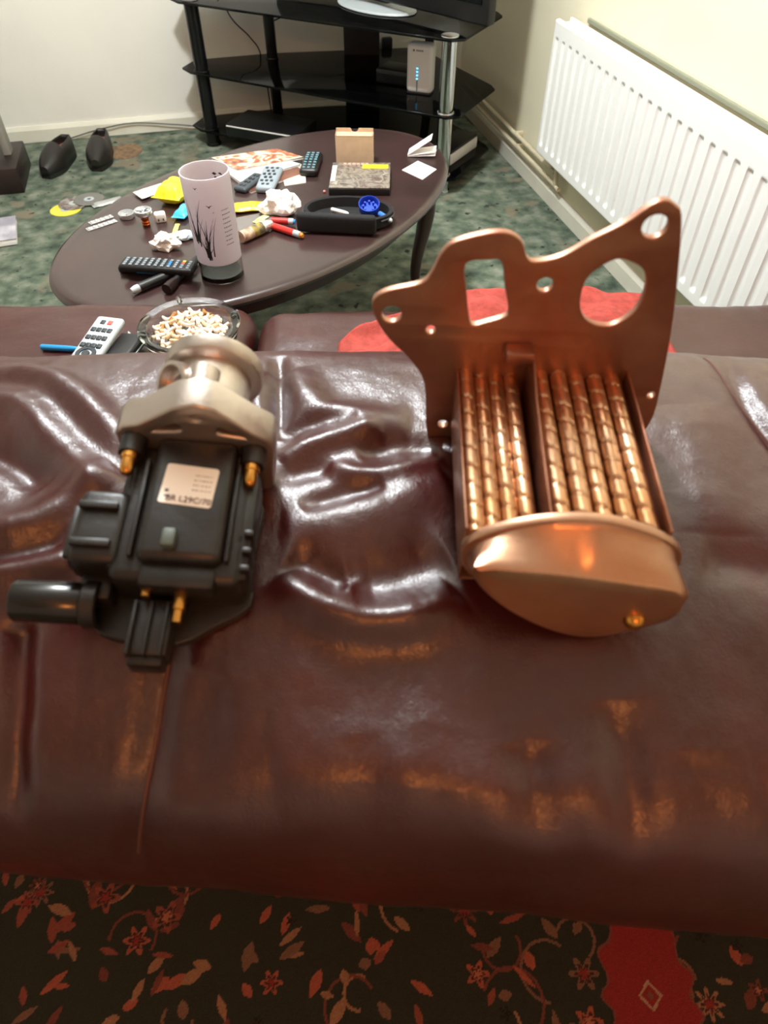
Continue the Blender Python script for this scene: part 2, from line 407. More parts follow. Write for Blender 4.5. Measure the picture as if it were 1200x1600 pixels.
def cushion(x0, x1, y0, y1, z0, z1, bev, name, seed, crown=.02):
    nx, ny, nz = 40, 34, 8; bm = BM()
    t = bmesh.new(); bmesh.ops.create_cube(t, size=1)
    for v in t.verts: v.co = Vector((v.co.x*(x1-x0), v.co.y*(y1-y0), v.co.z*(z1-z0)))
    bmesh.ops.bevel(t, geom=t.edges[:], offset=bev, segments=6, profile=.5, affect='EDGES')
    long_ = [e for e in t.edges if e.calc_length() > bev*1.5]
    bmesh.ops.subdivide_edges(t, edges=long_, cuts=26, use_grid_fill=True)
    for v in t.verts:
        u = v.co.x/((x1-x0)/2); q = v.co.y/((y1-y0)/2)
        if v.co.z > 0: v.co.z += crown*(1-u*u)*(1-q*q*.6)+.006*noise.fractal(Vector((v.co.x*9, v.co.y*9, seed)), 1, 2, 3)
        v.co += Vector(((x0+x1)/2, (y0+y1)/2, (z0+z1)/2))
    return obj(name, t, leather, sofa)
for i, (a, b, yf) in enumerate([(-.95, -.262, 1.315), (-.255, .40, 1.29), (.407, .95, 1.31)]):
    cushion(a, b, .66, yf, .24, .472, .055, 'seat_cushion', i*3.3, .014)
obj('base', box(BM(), 0, .90, .15, 1.90, .74, .2, .02, 3), leather, sofa)
for x in (-.88, .88):
    for y in (.6, 1.2): obj('foot', cyl(BM(), (x, y, 0), (x, y, .06), .02, .028, 20), black_plastic, sofa)

# ---------------------------------------------------------------- dark floral rug behind the sofa (woven pattern)
def rug():
    x0, x1, y0, y1 = -1.0, 1.0, -.35, .40
    nx, ny = 1000, 375
    X, Y = np.meshgrid(np.linspace(x0, x1, nx), np.linspace(y0, y1, ny))
    C = np.zeros((ny, nx, 3)); C[:] = lin('#2b2a1c')[:3]
    def put(mask, c): C[mask] = np.array(lin(c)[:3])
    rg = random.Random(5)
    def leaf(cx, cy, L, wd, a, c):
        u = (X-cx)*math.cos(a)+(Y-cy)*math.sin(a); v = -(X-cx)*math.sin(a)+(Y-cy)*math.cos(a); t = u/L
        put((t > 0) & (t < 1) & (np.abs(v) < wd*np.sin(np.clip(t, 0, 1)*PI)**.8), c)
    def flower(cx, cy, r, c, c2, n=6):
        d = np.hypot(X-cx, Y-cy); a = np.arctan2(Y-cy, X-cx); rr = r*(.72+.28*np.cos(n*a))
        put(d < rr, c); put((d < rr*.62), '#3a2218'); put(d < rr*.40, c2)
    cols = ['#a5523a', '#8c4432', '#9a6b4c', '#74392c', '#7b5540']
    for k in range(75):                       # scrolling stems
        cx, cy = rg.uniform(x0, x1), rg.uniform(y0, y1); r = rg.uniform(.02, .045)
        d = np.abs(np.hypot(X-cx, Y-cy)-r); a = np.arctan2(Y-cy, X-cx); s = rg.uniform(-PI, PI)
        put((d < .0022) & (np.cos(a-s) > -.3), rg.choice(cols[2:]))
    for k in range(700):
        leaf(rg.uniform(x0, x1), rg.uniform(y0, y1), rg.uniform(.02, .045), rg.uniform(.004, .009), rg.uniform(0, 2*PI), rg.choice(cols))
    for k in range(130):
        flower(rg.uniform(x0, x1), rg.uniform(y0, y1), rg.uniform(.012, .026), rg.choice(cols), rg.choice(['#b0684a', '#8a2a22']), rg.choice([5, 6, 8]))
    for k in range(70):
        flower(rg.uniform(x0, x1), rg.uniform(y0, y1), rg.uniform(.006, .013), '#15130e', '#15130e', 5)
    for mx, my in ((.392, .175), (-.62, .0), (-.1, -.1)):   # red medallions with a small cream lozenge
        u, v = X-mx, Y-my; a = np.arctan2(v, u); d = np.hypot(u/.062, v/.12)*(1+.10*np.cos(9*a))
        put(d < 1.06, '#7d3f33'); put(d < 1, '#8f2420')
        q = np.abs(u)/.018+np.abs(v-.0)/.020; put((q < 1) & (q > .74), '#b08a6c'); put(q < .3, '#7a4a3c')
    C *= (.82+.3*RNG.random((ny, nx, 1)))
    Z = np.full(X.shape, .006)
    bm = bmesh.new(); me = grid_mesh('rug', X, Y, Z, C)
    o = obj('floral_rug', me, print_mat('woven_rug', .95, .7, 500), smooth=False)
    md = o.modifiers.new('thickness', 'SOLIDIFY'); md.thickness = .005; md.offset = -1
    tag(o, 'dark floral patterned rug with red medallions on the floor behind the sofa', 'rug')
rug()
# ---------------------------------------------------------------- heat exchanger core standing on the sofa back
XZ = Matrix.Rotation(PI/2, 4, 'X')
steel = mat('heat_stained_steel', '#94624e', .42, .85, color2='#ab8069', vscale=18, bump=.12, bscale=120)
tube_m = mat('stained_tube_steel', '#c08a5c', .33, .9, color2='#d6b294', vscale=22, bump=.1, bscale=200)
cap_m = mat('cap_steel', '#b4876c', .36, .9, color2='#c8a288', vscale=14, bump=.1, bscale=150)
cooler = thing('exhaust_cooler', 'steel exhaust gas cooler with rows of spiral tubes and a cut mounting plate', 'engine part', (.1106, .2731, .9351), (R(5), 0, R(-1.3)))
out = [(-.1208, .0544), (-.1178, .0609), (-.1087, .0654), (-.0893, .0708), (-.0825, .0802), (-.0776, .0922), (-.0693, .1001), (-.0451, .1062), (-.0322, .1013), (-.0266, .0898), (-.0198, .0868), (-.0042, .091), (.0124, .1031), (.0286, .1135), (.0433, .1262), (.0532, .1236), (.060, .1119), (.0762, .0463), (.0858, -.0096), (.0895, -.0485), (.078, -.064), (.02, -.066), (-.0675, -.0668), (-.0792, -.0630), (-.0835, -.0127), (-.0958, .011), (-.1094, .0275), (-.118, .0433)]
holes = [circ(-.1086, .0476, .0075), circ(-.0822, .0355, .0043), circ(-.0684, -.054, .0048), circ(-.0116, .0714, .0062), circ(.0455, .1117, .0085), circ(.0827, -.0209, .0040),
         spl2([(-.064, .086), (-.05, .0895), (-.0405, .088), (-.036, .07), (-.031, .051), (-.034, .0455), (-.045, .041), (-.0535, .0385), (-.0575, .043), (-.0615, .065)], 4),
         spl2([(.027, .0905), (.038, .0893), (.048, .083), (.0531, .0704), (.0515, .053), (.0401, .0405), (.027, .0405), (.0165, .048), (.0118, .0625), (.014, .079)], 5)]
obj('mounting_plate', slab([spl2(out, 4)]+holes, .0055, .0009, Matrix.Translation((0, .143, 0)) @ XZ), steel, cooler)
def tube_mesh(r, L, turns, phase):
    bm = BM(); n, m = 22, 84; rows = []
    for k in range(m+1):
        y = L*k/m; row = []
        for i in range(n):
            a = 2*PI*i/n
            g = max(0, math.cos(a-2*PI*turns*y/L+phase))**26
            rr = r*(1-.24*g)
            row.append(bm.verts.new((rr*math.cos(a), y, rr*math.sin(a))))
        rows.append(row)
    for A, B in zip(rows, rows[1:]):
        for i in range(n): bm.faces.new((A[i], A[(i+1) % n], B[(i+1) % n], B[i]))
    bm.faces.new(rows[0]); bm.faces.new(rows[-1][::-1]); return bm
tms = [None]*3
xsL = [-.0553, -.0445, -.0337, -.0230]; xsR = [-.0027, .0105, .0237, .0369, .0498]
for row, z in enumerate((-.0075, -.0205, -.0335, -.0465)):
    for i, x in enumerate(xsL+xsR):
        k = (i+row) % 3
        if tms[k] is None:
            o = obj('spiral_tube', tube_mesh(.0056, .141, 9, k*2.1), tube_m, cooler); tms[k] = o.data
        else: o = obj('spiral_tube', tms[k], None, cooler, smooth=False)
        o.location = (x+(.0 if row % 2 == 0 else .003), 0, z+(.003 if i in (0, 4, 5) else 0)); o.rotation_euler = (0, i*1.1+row, 0)
        if i >= 4: o.scale = (1.1, 1, 1.1)
obj('side_plate', box(BM(), -.0615, .07, -.026, .0015, .14, .055, .0005), steel, cooler)
obj('side_plate', box(BM(), .0595, .07, -.026, .0015, .14, .055, .0005), steel, cooler)
obj('divider_plate', slab([[(0, -.052), (.141, -.052), (.141, .024), (.10, .012), (.0, .004)]], .0016, .0003, Matrix.Translation((-.0112, 0, 0)) @ Matrix(((0, 0, 1, 0), (1, 0, 0, 0), (0, 1, 0, 0), (0, 0, 0, 1)))), steel, cooler)
obj('bottom_plate', box(BM(), -.001, .07, -.0545, .122, .14, .0015, .0005), steel, cooler)
bm = BM(); box(bm, -.021, .134, .021, .020, .013, .010, .002); obj('collar_block', bm, steel, cooler)
# end cap: lofted dish from the flange to the front face
def resample(P, n, c):
    Q = smooth_path([(a, b, 0) for a, b in P], 10, True)
    ang = np.array([math.atan2(q.y-c[1], q.x-c[0]) for q in Q]); rad_ = np.array([math.hypot(q.x-c[0], q.y-c[1]) for q in Q])
    o = np.argsort(ang); t = np.linspace(-PI, PI, n, endpoint=False)
    rr = np.interp(t, ang[o], rad_[o], period=2*PI)
    return [(c[0]+r*math.cos(a), c[1]+r*math.sin(a)) for a, r in zip(t, rr)]
A0 = [(-.063, -.020), (-.059, -.003), (-.036, .0116), (-.008, .0187), (.021, .0165), (.052, .0027), (.067, -.012), (.070, -.034), (.055, -.052), (.02, -.060), (-.025, -.055), (-.055, -.040)]
B0 = [(-.0615, .006), (-.035, .0065), (-.0046, .0025), (.035, -.006), (.0672, -.0155), (.0722, -.0313), (.0680, -.0514), (.033, -.0735), (.006, -.0715), (-.026, -.050), (-.0528, -.0199)]
c0 = (.004, -.024); A = resample(A0, 72, c0); Bq = resample(B0, 72, c0)
def ringat(P, s, y): return [Vector((c0[0]+(a-c0[0])*s, y, c0[1]+(b-c0[1])*s)) for a, b in P]
def mixp(P, Q, f): return [(a[0]*(1-f)+b[0]*f, a[1]*(1-f)+b[1]*f) for a, b in zip(P, Q)]
rings = [ringat(A, .9, .001), ringat(A, 1.0, .000), ringat(A, 1.012, -.0012), ringat(A, 1.012, -.005), ringat(A, 1.0, -.0062), ringat(A, .955, -.0068),
         ringat(mixp(A, Bq, .15), .955, -.010), ringat(mixp(A, Bq, .45), .96, -.017), ringat(mixp(A, Bq, .8), .97, -.025), ringat(Bq, .97, -.0295), ringat(Bq, .93, -.0318), ringat(Bq, .86, -.0326), ringat(Bq, .5, -.0330), ringat(Bq, .02, -.0330)]
for k, f in ((7, .55), (8, .4)):       # raised shoulder over the right half
    for p in rings[k]:
        if p.z > -.02: p.z += .0055*f*min(1, max(0, (p.x-.002)/.006))*min(1, (p.z+.02)/.01)
bm = BM(); V = [[bm.verts.new(p) for p in r_] for r_ in rings]
for P, Q in zip(V, V[1:]):
    for i in range(72): bm.faces.new((P[i], P[(i+1) % 72], Q[(i+1) % 72], Q[i]))
bm.faces.new(V[0]); bm.faces.new(V[-1])
cap = obj('end_cap', bm, cap_m, cooler)
bm = BM(); lathe(bm, [(.0066, -.001), (.0066, .001), (.0058, .0034), (.0044, .0052), (.0024, .0063), (0, .0066)], 20, Matrix.Translation((.0437, -.0325, -.046)) @ Matrix.Rotation(PI/2, 4, 'X'))
obj('stud', bm, mat('brass', '#c98f45', .25, 1), cap)

# ---------------------------------------------------------------- valve actuator
alu = mat('cast_aluminium', '#b9aea6', .34, .9, var=.06, vscale=30, bump=.12, bscale=260)
housing = mat('dusty_black_plastic', '#110e0c', .42, color2='#1c1714', vscale=35, bump=.1, bscale=300)
brass = MATS['brass']
act = thing('valve_actuator', 'black plastic motor valve with a cast aluminium flange and neck', 'engine part', (-.131, .262, .870), (R(13), R(6), R(0)))
bm = BM(); box(bm, 0, .05, .022, .080, .096, .040, .006, 3); box(bm, .002, .056, .041, .052, .088, .022, .006, 3)
box(bm, .002, .006, .036, .046, .018, .016, .004, 2); box(bm, .036, .045, .026, .016, .080, .030, .005, 2); box(bm, -.036, .052, .024, .014, .088, .034, .005, 2)
hs = obj('motor_housing', bm, housing, act)
bm = BM()
for y in (.012, .024, .036): obj('housing_rib', box(BM(), .0415, y, .028, .006, .004, .036, .001), housing, hs)
for x in (-.028, .030): obj('housing_rib', box(BM(), x, .05, .0440, .003, .07, .006, .001), housing, hs)
bm = BM(); box(bm, -.050, .036, .024, .030, .050, .040, .005, 3); box(bm, -.063, .036, .020, .012, .044, .026, .004, 2)
sb = obj('gear_cover', bm, housing, act)
bm = BM()
for z in (.016, .030): obj('cover_rib', box(BM(), -.0695, .036, z, .004, .036, .006, .001), housing, sb)
for y in (.022, .048): obj('cover_rib', box(BM(), -.052, y, .0455, .024, .005, .005, .001), housing, sb)
# lower flange of the housing
obj('base_plate', slab([spl2([(-.050, -.016), (-.03, -.024), (.002, -.024), (.022, -.012), (.043, .004), (.040, .03), (.038, .09), (-.036, .09), (-.044, .05), (-.048, .01)], 3)], .008, .0015, Matrix.Translation((0, 0, .004))), housing, act)
# front plug
bm = BM(); box(bm, -.012, -.022, .017, .026, .036, .022, .003, 2); box(bm, -.012, -.040, .016, .021, .010, .017, .002, 2)
pl = obj('front_plug', bm, housing, act)
bm = BM()
for x in (-.0215, -.012, -.0025): obj('plug_rib', box(BM(), x, -.024, .0295, .0022, .034, .005, .0008), housing, pl)
bm = BM(); cyl(bm, (.004, -.012, .030), (.004, .004, .030), .0042, n=16); cyl(bm, (.004, -.020, .030), (.004, -.012, .030), .003, n=16)
obj('screw_post', bm, brass, act)
bm = BM(); cyl(bm, (-.016, -.006, .034), (-.016, .004, .034), .003, n=12); obj('screw_post', bm, brass, act)
# wire connector sticking out sideways
bm = BM(); MX = Matrix.Translation((-.056, -.006, .016)) @ Matrix.Rotation(-PI/2, 4, 'Y') @ Matrix.Rotation(0, 4, 'Z')
lathe(bm, [(0, 0), (.0125, 0), (.0132, .001), (.0132, .040), (.0125, .0415), (.0105, .0415), (.0100, .030), (0, .030)], 28, MX)
sc_ = obj('side_connector', bm, mat('glossy_black_plastic', '#151312', .22), act)
bm = BM(); lathe(bm, [(.0136, -.010), (.0150, -.009), (.0150, -.001), (.0136, 0), (.012, 0), (.012, -.010)], 28, MX, True); box(bm, -.050, .004, .014, .020, .018, .020, .003)
obj('connector_collar', bm, housing, sc_)
# aluminium flange, neck, ring and boss
fo = [(-.050, .002), (-.050, .050), (-.045, .057), (-.034, .061), (-.010, .080), (.003, .085), (.014, .082), (.036, .061), (.046, .054), (.049, .046), (.047, .0), (.03, -.015), (-.03, -.015)]
fh = [circ(.003, .0735, .0046, 16), spl2([(-.030, .0545), (-.022, .0620), (-.011, .0680), (-.006, .0630), (-.008, .0570), (-.02, .0545)], 3), spl2([(.036, .0540), (.028, .0610), (.017, .0675), (.012, .0630), (.014, .0570), (.026, .0545)], 3)]
fl = obj('flange', slab([fo]+fh, .024, .0022, Matrix.Translation((0, .111, 0)) @ XZ), alu, act)
obj('flange_pocket', slab([spl2([(a*.9, b*.93) for a, b in fo], 2)], .004, .0003, Matrix.Translation((0, .116, .002)) @ XZ), alu, fl)
MY = Matrix.Translation((.004, .121, .050)) @ Matrix.Rotation(-PI/2, 4, 'X')
bm = BM(); lathe(bm, [(.030, 0), (.0285, .003), (.0265, .008), (.0262, .030), (.021, .030), (.021, .002), (.030, .0)], 48, MY)
neck = obj('neck', bm, alu, act)
PORT = Matrix.Translation((-.012, .134, .062)) @ Vector((-.66, -.42, .62)).to_track_quat('Z', 'Y').to_matrix().to_4x4()
bm = BM(); lathe(bm, [(.0262, .028), (.0325, .030), (.0335, .0315), (.0335, .041), (.0320, .0425), (.0225, .0425), (.0215, .041), (.0215, .028)], 56, MY, True)
obj('neck_ring', bm, alu, neck)
bm = BM(); cyl(bm, (.003, .100, .0735), (.003, .137, .0735), .0105, .0105, 28); bmesh.ops.bevel(bm, geom=[e for e in bm.edges if len(e.link_faces) == 2 and abs(e.calc_face_angle(0)) > .8], offset=.002, segments=2, affect='EDGES')
obj('boss', bm, alu, act)
bm = BM(); lathe(bm, [(.0150, 0), (.0153, .010), (.0125, .0105), (.0122, .001), (0, .001)], 28, PORT)
pt = obj('side_port', bm, alu, neck)
obj('port_bore', lathe(BM(), [(0, .0045), (.0123, .0045)], 24, PORT), alu, pt)
for x, z in ((-.0400, .047), (.0375, .043)):
    bm = BM(); cyl(bm, (x, .086, z), (x, .100, z), .0080, .0088, 20); obj('bolt_boss', bm, housing, act)
    bm = BM(); lathe(bm, [(0, 0), (.0024, .0004), (.0038, .0018), (.0045, .004), (.0045, .011), (.0056, .012), (.0056, .017)], 20, Matrix.Translation((x, .070, z+.001)) @ Matrix.Rotation(-PI/2, 4, 'X'))
    obj('bolt', bm, brass, act)
bm = BM(); box(bm, -.004, .024, .054, .008, .012, .008, .0015); obj('vent_plug', bm, mat('grey_green_plastic', '#4a544c', .5), act)
# sticker: light label with rows of small dark print and one larger line along its lower edge
def sticker():
    nx, ny = 110, 90; X, Y = np.meshgrid(np.linspace(-1, 1, nx), np.linspace(-1, 1, ny))
    C = np.zeros((ny, nx, 3)); C[:] = lin('#e8e2d8')[:3]; dk = np.array(lin('#54473c')[:3]); md = np.array(lin('#b09c88')[:3]); rg = random.Random(3)
    for r0 in (.55, .3, .05, -.2):                    # faint small print
        x = .15
        while x < .85:
            l = rg.uniform(.03, .1); C[(np.abs(Y-r0) < .045) & (X > x) & (X < x+l)] = md; x += l+.05
    for (x0, x1, y0, y1) in ((-.85, -.70, -.45, -.30), (-.82, -.62, -.68, -.58)): C[(X > x0) & (X < x1) & (Y > y0) & (Y < y1)] = dk
    sx, sy = .0165, .0145
    rx = np.clip((np.hypot(np.clip(np.abs(X)-.85, 0, 1), np.clip(np.abs(Y)-.85, 0, 1))-.15), 0, 1)
    o = obj('sticker', grid_mesh('sticker', X*sx*(1-rx*.6), Y*sy*(1-rx*.6), 0*X+.0, C), print_mat('sticker_print', .45), act, (.0015, .0630, .0524), (R(0), 0, R(-4)))
    md2 = o.modifiers.new('thickness', 'SOLIDIFY'); md2.thickness = .0004
    cu = bpy.data.curves.new('t', 'FONT'); cu.body = 'BR L29C/70'; cu.size = .0058; cu.extrude = .0001; cu.align_x = 'CENTER'
    t = bpy.data.objects.new('t', cu); COL.objects.link(t); dg = bpy.context.evaluated_depsgraph_get(); dg.update()
    me = bpy.data.meshes.new_from_object(t.evaluated_get(dg)); bpy.data.objects.remove(t)
    me.materials.clear(); tx = obj('lettering', me, mat('sticker_ink', '#4a3526', .6), o, (.002, -.0125, .0006), smooth=False)
sticker()
# ---------------------------------------------------------------- things on the seat
SEAT = .486
glass = mat('clear_glass', '#e6ecec', .05, trans=1.0)
pc = at(302, 535, SEAT)
ash = thing('glass_ashtray', 'round clear glass ashtray heaped with cigarette ends on the sofa seat', 'ashtray', pc)
obj('bowl', lathe(BM(), [(0, 0), (.075, 0), (.083, .004), (.092, .036), (.094, .040), (.090, .042), (.078, .038), (.070, .012), (.066, .009), (0, .008)], 48), glass, ash)
for k in range(4):
    a = k*PI/2+.4; bm = cyl(BM(), (.078*math.cos(a), .078*math.sin(a), .0415), (.094*math.cos(a), .094*math.sin(a), .0425), .005, n=12); obj('cigarette_rest', bm, glass, ash)
def butt_mesh(seed):
    rg = random.Random(seed); bm = BM(); L = rg.uniform(.015, .024); r = .0038
    rows = []; bend = rg.uniform(-.006, .006)
    for k in range(6):
        t = k/5; y = L*(t-.5); sq = 1-.22*(t > .7)*rg.random()
        rows.append([bm.verts.new((r*sq*math.cos(a)+bend*(t-.5)**2*4, y, r*math.sin(a)*(1 if k < 5 else .75))) for a in [2*PI*i/10 for i in range(10)]])
    for A, B in zip(rows, rows[1:]):
        for i in range(10): bm.faces.new((A[i], A[(i+1) % 10], B[(i+1) % 10], B[i]))
    bm.faces.new(rows[0][::-1]); bm.faces.new(rows[-1]); return bm
bmats = [mat('butt_paper', '#f2e4d2', .8, var=.06, vscale=120), mat('butt_filter', '#e2c49c', .8, var=.1, vscale=150), mat('butt_tan', '#a4713c', .8, var=.15, vscale=150)]
protos = []
for k in range(6):
    me = bpy.data.meshes.new('cigarette_end'); b_ = butt_mesh(k); bmesh.ops.recalc_face_normals(b_, faces=b_.faces); b_.to_mesh(me); b_.free()
    me.polygons.foreach_set('use_smooth', [True]*len(me.polygons)); me.materials.append(bmats[(0, 0, 0, 1, 0, 2)[k]]); protos.append(me)
rg = random.Random(11)
for k in range(120):
    rad_ = .066*math.sqrt((k+.5)/120); a = k*2.39996
    x, y = rad_*math.cos(a), rad_*math.sin(a)
    z = .0135+.026*(1-(rad_/.072)**2)*(.72+.28*rg.random())+.008*rg.random()
    kd = rg.choice((0, 1, 2, 4, 0, 1, 3, 3, 5)); o = bpy.data.objects.new('cigarette_end', protos[kd]); COL.objects.link(o)
    o.location = pc+Vector((x, y, z)); o.rotation_euler = (rg.uniform(-.45, .45), rg.uniform(-3, 3), rg.uniform(0, PI))
    tag(o, {3: 'beige filtered cigarette end heaped in the glass ashtray', 5: 'brown stained cigarette end heaped in the glass ashtray'}.get(kd, 'pale cream cigarette end heaped in the glass ashtray'), 'cigarette end', 'cigarette ends in the ashtray')

def remote(name, label, c, ang, L, wd, th, body, rows, bcols, tilt=(0, 0), keys=mat('grey_keys', '#7f8a92', .6), taper=.0, group=None):
    """remote control, long axis local x; rows = [(n per row)...]"""
    t = thing(name, label, 'remote control', c, (tilt[0], tilt[1], ang), group)
    bm = box(BM(), 0, 0, th/2, L, wd, th, min(th*.42, wd*.3), 4)
    for v in bm.verts: v.co.y *= 1-taper*(v.co.x/L+.5); v.co.z *= 1-.1*abs(v.co.x)/(L/2)
    obj('body', bm, body, t)
    n = len(rows); kb = {}
    for i, q in enumerate(rows):
        x = -L/2+L*(i+.9)/(n+.8)
        if q == 'ring':
            obj('navigation_ring', lathe(BM(), [(wd*.20, 0), (wd*.21, .0015), (wd*.34, .0015), (wd*.35, 0)], 24, Matrix.Translation((x, 0, th*.93))), keys, t)
            obj('ok_button', lathe(BM(), [(wd*.14, 0), (wd*.13, .0022), (0, .0024)], 16, Matrix.Translation((x, 0, th*.93))), keys, t); continue
        for j in range(q):
            y = (j-(q-1)/2)*wd*.78/max(q, 3)
            m = bcols.get((i, j), keys)
            key = m.name
            if key not in kb:
                b2 = box(BM(), 0, 0, 0, L/(n+2)*.55, wd*.16, .003, .001, 2); o = obj('button', b2, m, t); kb[key] = o.data
            else: o = obj('button', kb[key], None, t, smooth=False)
            o.location = (x, y*(1-taper*(x/L+.5)), th*(.985-.1*abs(x)/(L/2)))
    return t
silver = mat('silver_grey_plastic', '#b4bcc0', .45)
red_k = mat('red_key', '#d4574c', .5); blue_k = mat('blue_key', '#2b86d8', .5); yel_k = mat('yellow_key', '#d9c23e', .5); grn_k = mat('green_key', '#3f9a55', .5); dark_k = mat('dark_key', '#2d3338', .5)
c, a, L = seg((122, 580), (170, 522), SEAT+.02)
remote('silver_remote', 'silver grey remote with dark keys propped up on the sofa seat', c, a, .17, .054, .016, silver, [3, 4, 'ring', 'ring', 4, 4, 4, 3][:2]+['ring']+[4, 4, 4, 2], {(0, 0): red_k, (0, 1): yel_k, (0, 2): blue_k, (6, 0): red_k}, (R(0), R(-6)), dark_k)
c2 = at(172, 552, SEAT); t = thing('black_spectacle_case', 'black soft case lying under the silver remote on the seat', 'case', c2+Vector((.02, .0, .0)), (0, 0, a))
obj('shell', box(BM(), -.02, -.012, .011, .12, .05, .022, .009, 4), black_plastic, t); obj('zip', box(BM(), -.02, -.0375, .011, .10, .002, .003, .0005), silver, t)
def pen(name, label, A, B, r, m, mt, cat='pen', tipm=None, z=None):
    d = (B-A); t = thing(name, label, cat, A)
    bm = tube(BM(), [Vector((0, 0, r)), d*.02+Vector((0, 0, r)), d*.75+Vector((0, 0, r))], [r*.8, r, r], 12); obj('barrel', bm, m, t)
    bm = tube(BM(), [d*.75+Vector((0, 0, r)), d*.9+Vector((0, 0, r)), d+Vector((0, 0, r))], [r, r*.85, r*.3], 12); obj('tip', bm, mt, t)
    return t
blue_p = mat('blue_plastic', '#2493d6', .3)
pen('blue_pen', 'slim bright blue pen lying beside the silver remote on the seat', at(66, 546, SEAT), at(130, 550, SEAT), .0055, blue_p, blue_p)
pen('dark_stylus', 'thin dark stylus standing against the ashtray on the sofa seat', at(212, 545, SEAT), at(201, 520, SEAT+.01), .003, black_plastic, silver, 'stylus')

# red towel over the seat
def towel():
    nx, ny = 90, 60; U, V = np.meshgrid(np.linspace(0, 1, nx), np.linspace(0, 1, ny))
    X = -.085+U*.62; Y = .86+V*(.25+.17*np.clip(U*2.2, 0, 1)+.02*np.sin(U*PI))+.012*np.sin(U*9)
    Z = .496+.016*fbm(U*2.2, V*1.6, 2.2, 3, 4.4)+.010*np.abs(np.sin(U*7+V*3))+.012*np.sin(U*PI)
    k = np.clip((.10-U)/.10, 0, 1); Z += .02*k*(1-k)*2
    o = obj('red_towel', grid_mesh('red_towel', X, Y, Z), mat('red_terry', '#a8433a', .95, var=.2, vscale=60, bump=.9, bscale=500))
    md = o.modifiers.new('thickness', 'SOLIDIFY'); md.thickness = .008
    tag(o, 'crumpled red towel spread over the sofa seat', 'towel')
towel()

# ---------------------------------------------------------------- oval coffee table
TZ = .42; TC = Vector((-.305, 1.887, 0)); TA = math.atan2(.781, .625); ta, tb = .635, .373
wood = mat('dark_mahogany', '#302120', .28, color2='#3b2827', vscale=9, coat=.25)
table = thing('coffee_table', 'dark mahogany oval coffee table cluttered with remotes and papers', 'table', TC, (0, 0, TA))
def oval(bm, prof, n=96):
    rows = [[bm.verts.new(((ta+d)*math.cos(2*PI*i/n), (tb+d)*math.sin(2*PI*i/n), z)) for i in range(n)] for d, z in prof]
    for A, B in zip(rows, rows[1:]):
        for i in range(n): bm.faces.new((A[i], A[(i+1) % n], B[(i+1) % n], B[i]))
    bm.faces.new(rows[0]); bm.faces.new(rows[-1][::-1]); return bm
obj('tabletop', oval(BM(), [(-.03, TZ), (-.012, TZ-.0005), (-.004, TZ-.004), (0, TZ-.011), (-.002, TZ-.018), (-.012, TZ-.024), (-.05, TZ-.026)]), wood, table)
bm = BM(); n = 96
rows = [[bm.verts.new(((ta-d)*.86*math.cos(2*PI*i/n), (tb-d)*.82*math.sin(2*PI*i/n), z)) for i in range(n)] for d, z in ((0, TZ-.026), (0, TZ-.085), (.02, TZ-.085), (.02, TZ-.026))]
for A, B in zip(rows, rows[1:]+rows[:1]):
    for i in range(n): bm.faces.new((A[i], A[(i+1) % n], B[(i+1) % n], B[i]))
obj('apron', bm, wood, table)
for k in range(4):
    a = R(35)+k*PI/2 if k % 2 == 0 else R(145)+(k-1)*PI/2
    d = Vector((math.cos(a)*ta*.84, math.sin(a)*tb*.84, 0)); o_ = d.normalized()
    P = [d+o_*q+Vector((0, 0, z)) for q, z in ((-.01, TZ-.027), (.0, .36), (.022, .31), (.018, .24), (-.004, .14), (-.008, .07), (.012, .03), (.022, .012), (.024, 0))]
    Q = smooth_path(P, 4); rr = np.interp(np.linspace(0, 8, len(Q)), range(9), [.026, .030, .029, .024, .018, .015, .016, .021, .018])
    obj('leg', tube(BM(), Q, list(rr), 14), wood, table)
# ---------------------------------------------------------------- things on the coffee table
# frosted candle glass with black reeds
cg = thing('candle_glass', 'tall frosted glass candle holder with black reeds printed on it', 'candle holder', at(348, 428, TZ))
def frosted():
    m = mat('frosted_glass', '#e4dee2', .55); nt = m.node_tree; b = nt.nodes['Principled BSDF']; out = nt.nodes['Material Output']
    tr = nt.nodes.new('ShaderNodeBsdfTranslucent'); tr.inputs[0].default_value = lin('#f0eaf0')
    mx = nt.nodes.new('ShaderNodeMixShader'); mx.inputs[0].default_value = .5
    nt.links.new(b.outputs[0], mx.inputs[1]); nt.links.new(tr.outputs[0], mx.inputs[2]); nt.links.new(mx.outputs[0], out.inputs[0]); return m
GR0, GR1, GH = .049, .0525, .233
obj('frosted_body', lathe(BM(), [(GR0+.0005, .045), (GR1-.001, GH-.02), (GR1-.0005, GH), (GR1-.003, GH), (GR1-.004, GH-.02), (GR0-.003, .045)], 56, None, True), frosted(), cg)
obj('clear_base', lathe(BM(), [(0, 0), (.047, 0), (.049, .002), (.0492, .0445), (.046, .0445), (.0455, .012), (.03, .008), (0, .008)], 56), glass, cg)
ink = mat('black_print', '#191719', .6)
def on_glass(a, z, off=.0006):
    f = (z-.045)/(GH-.045); r = GR0+(GR1-.001-GR0)*f+off; return Vector((r*math.cos(a), r*math.sin(a), z))
rg = random.Random(4)
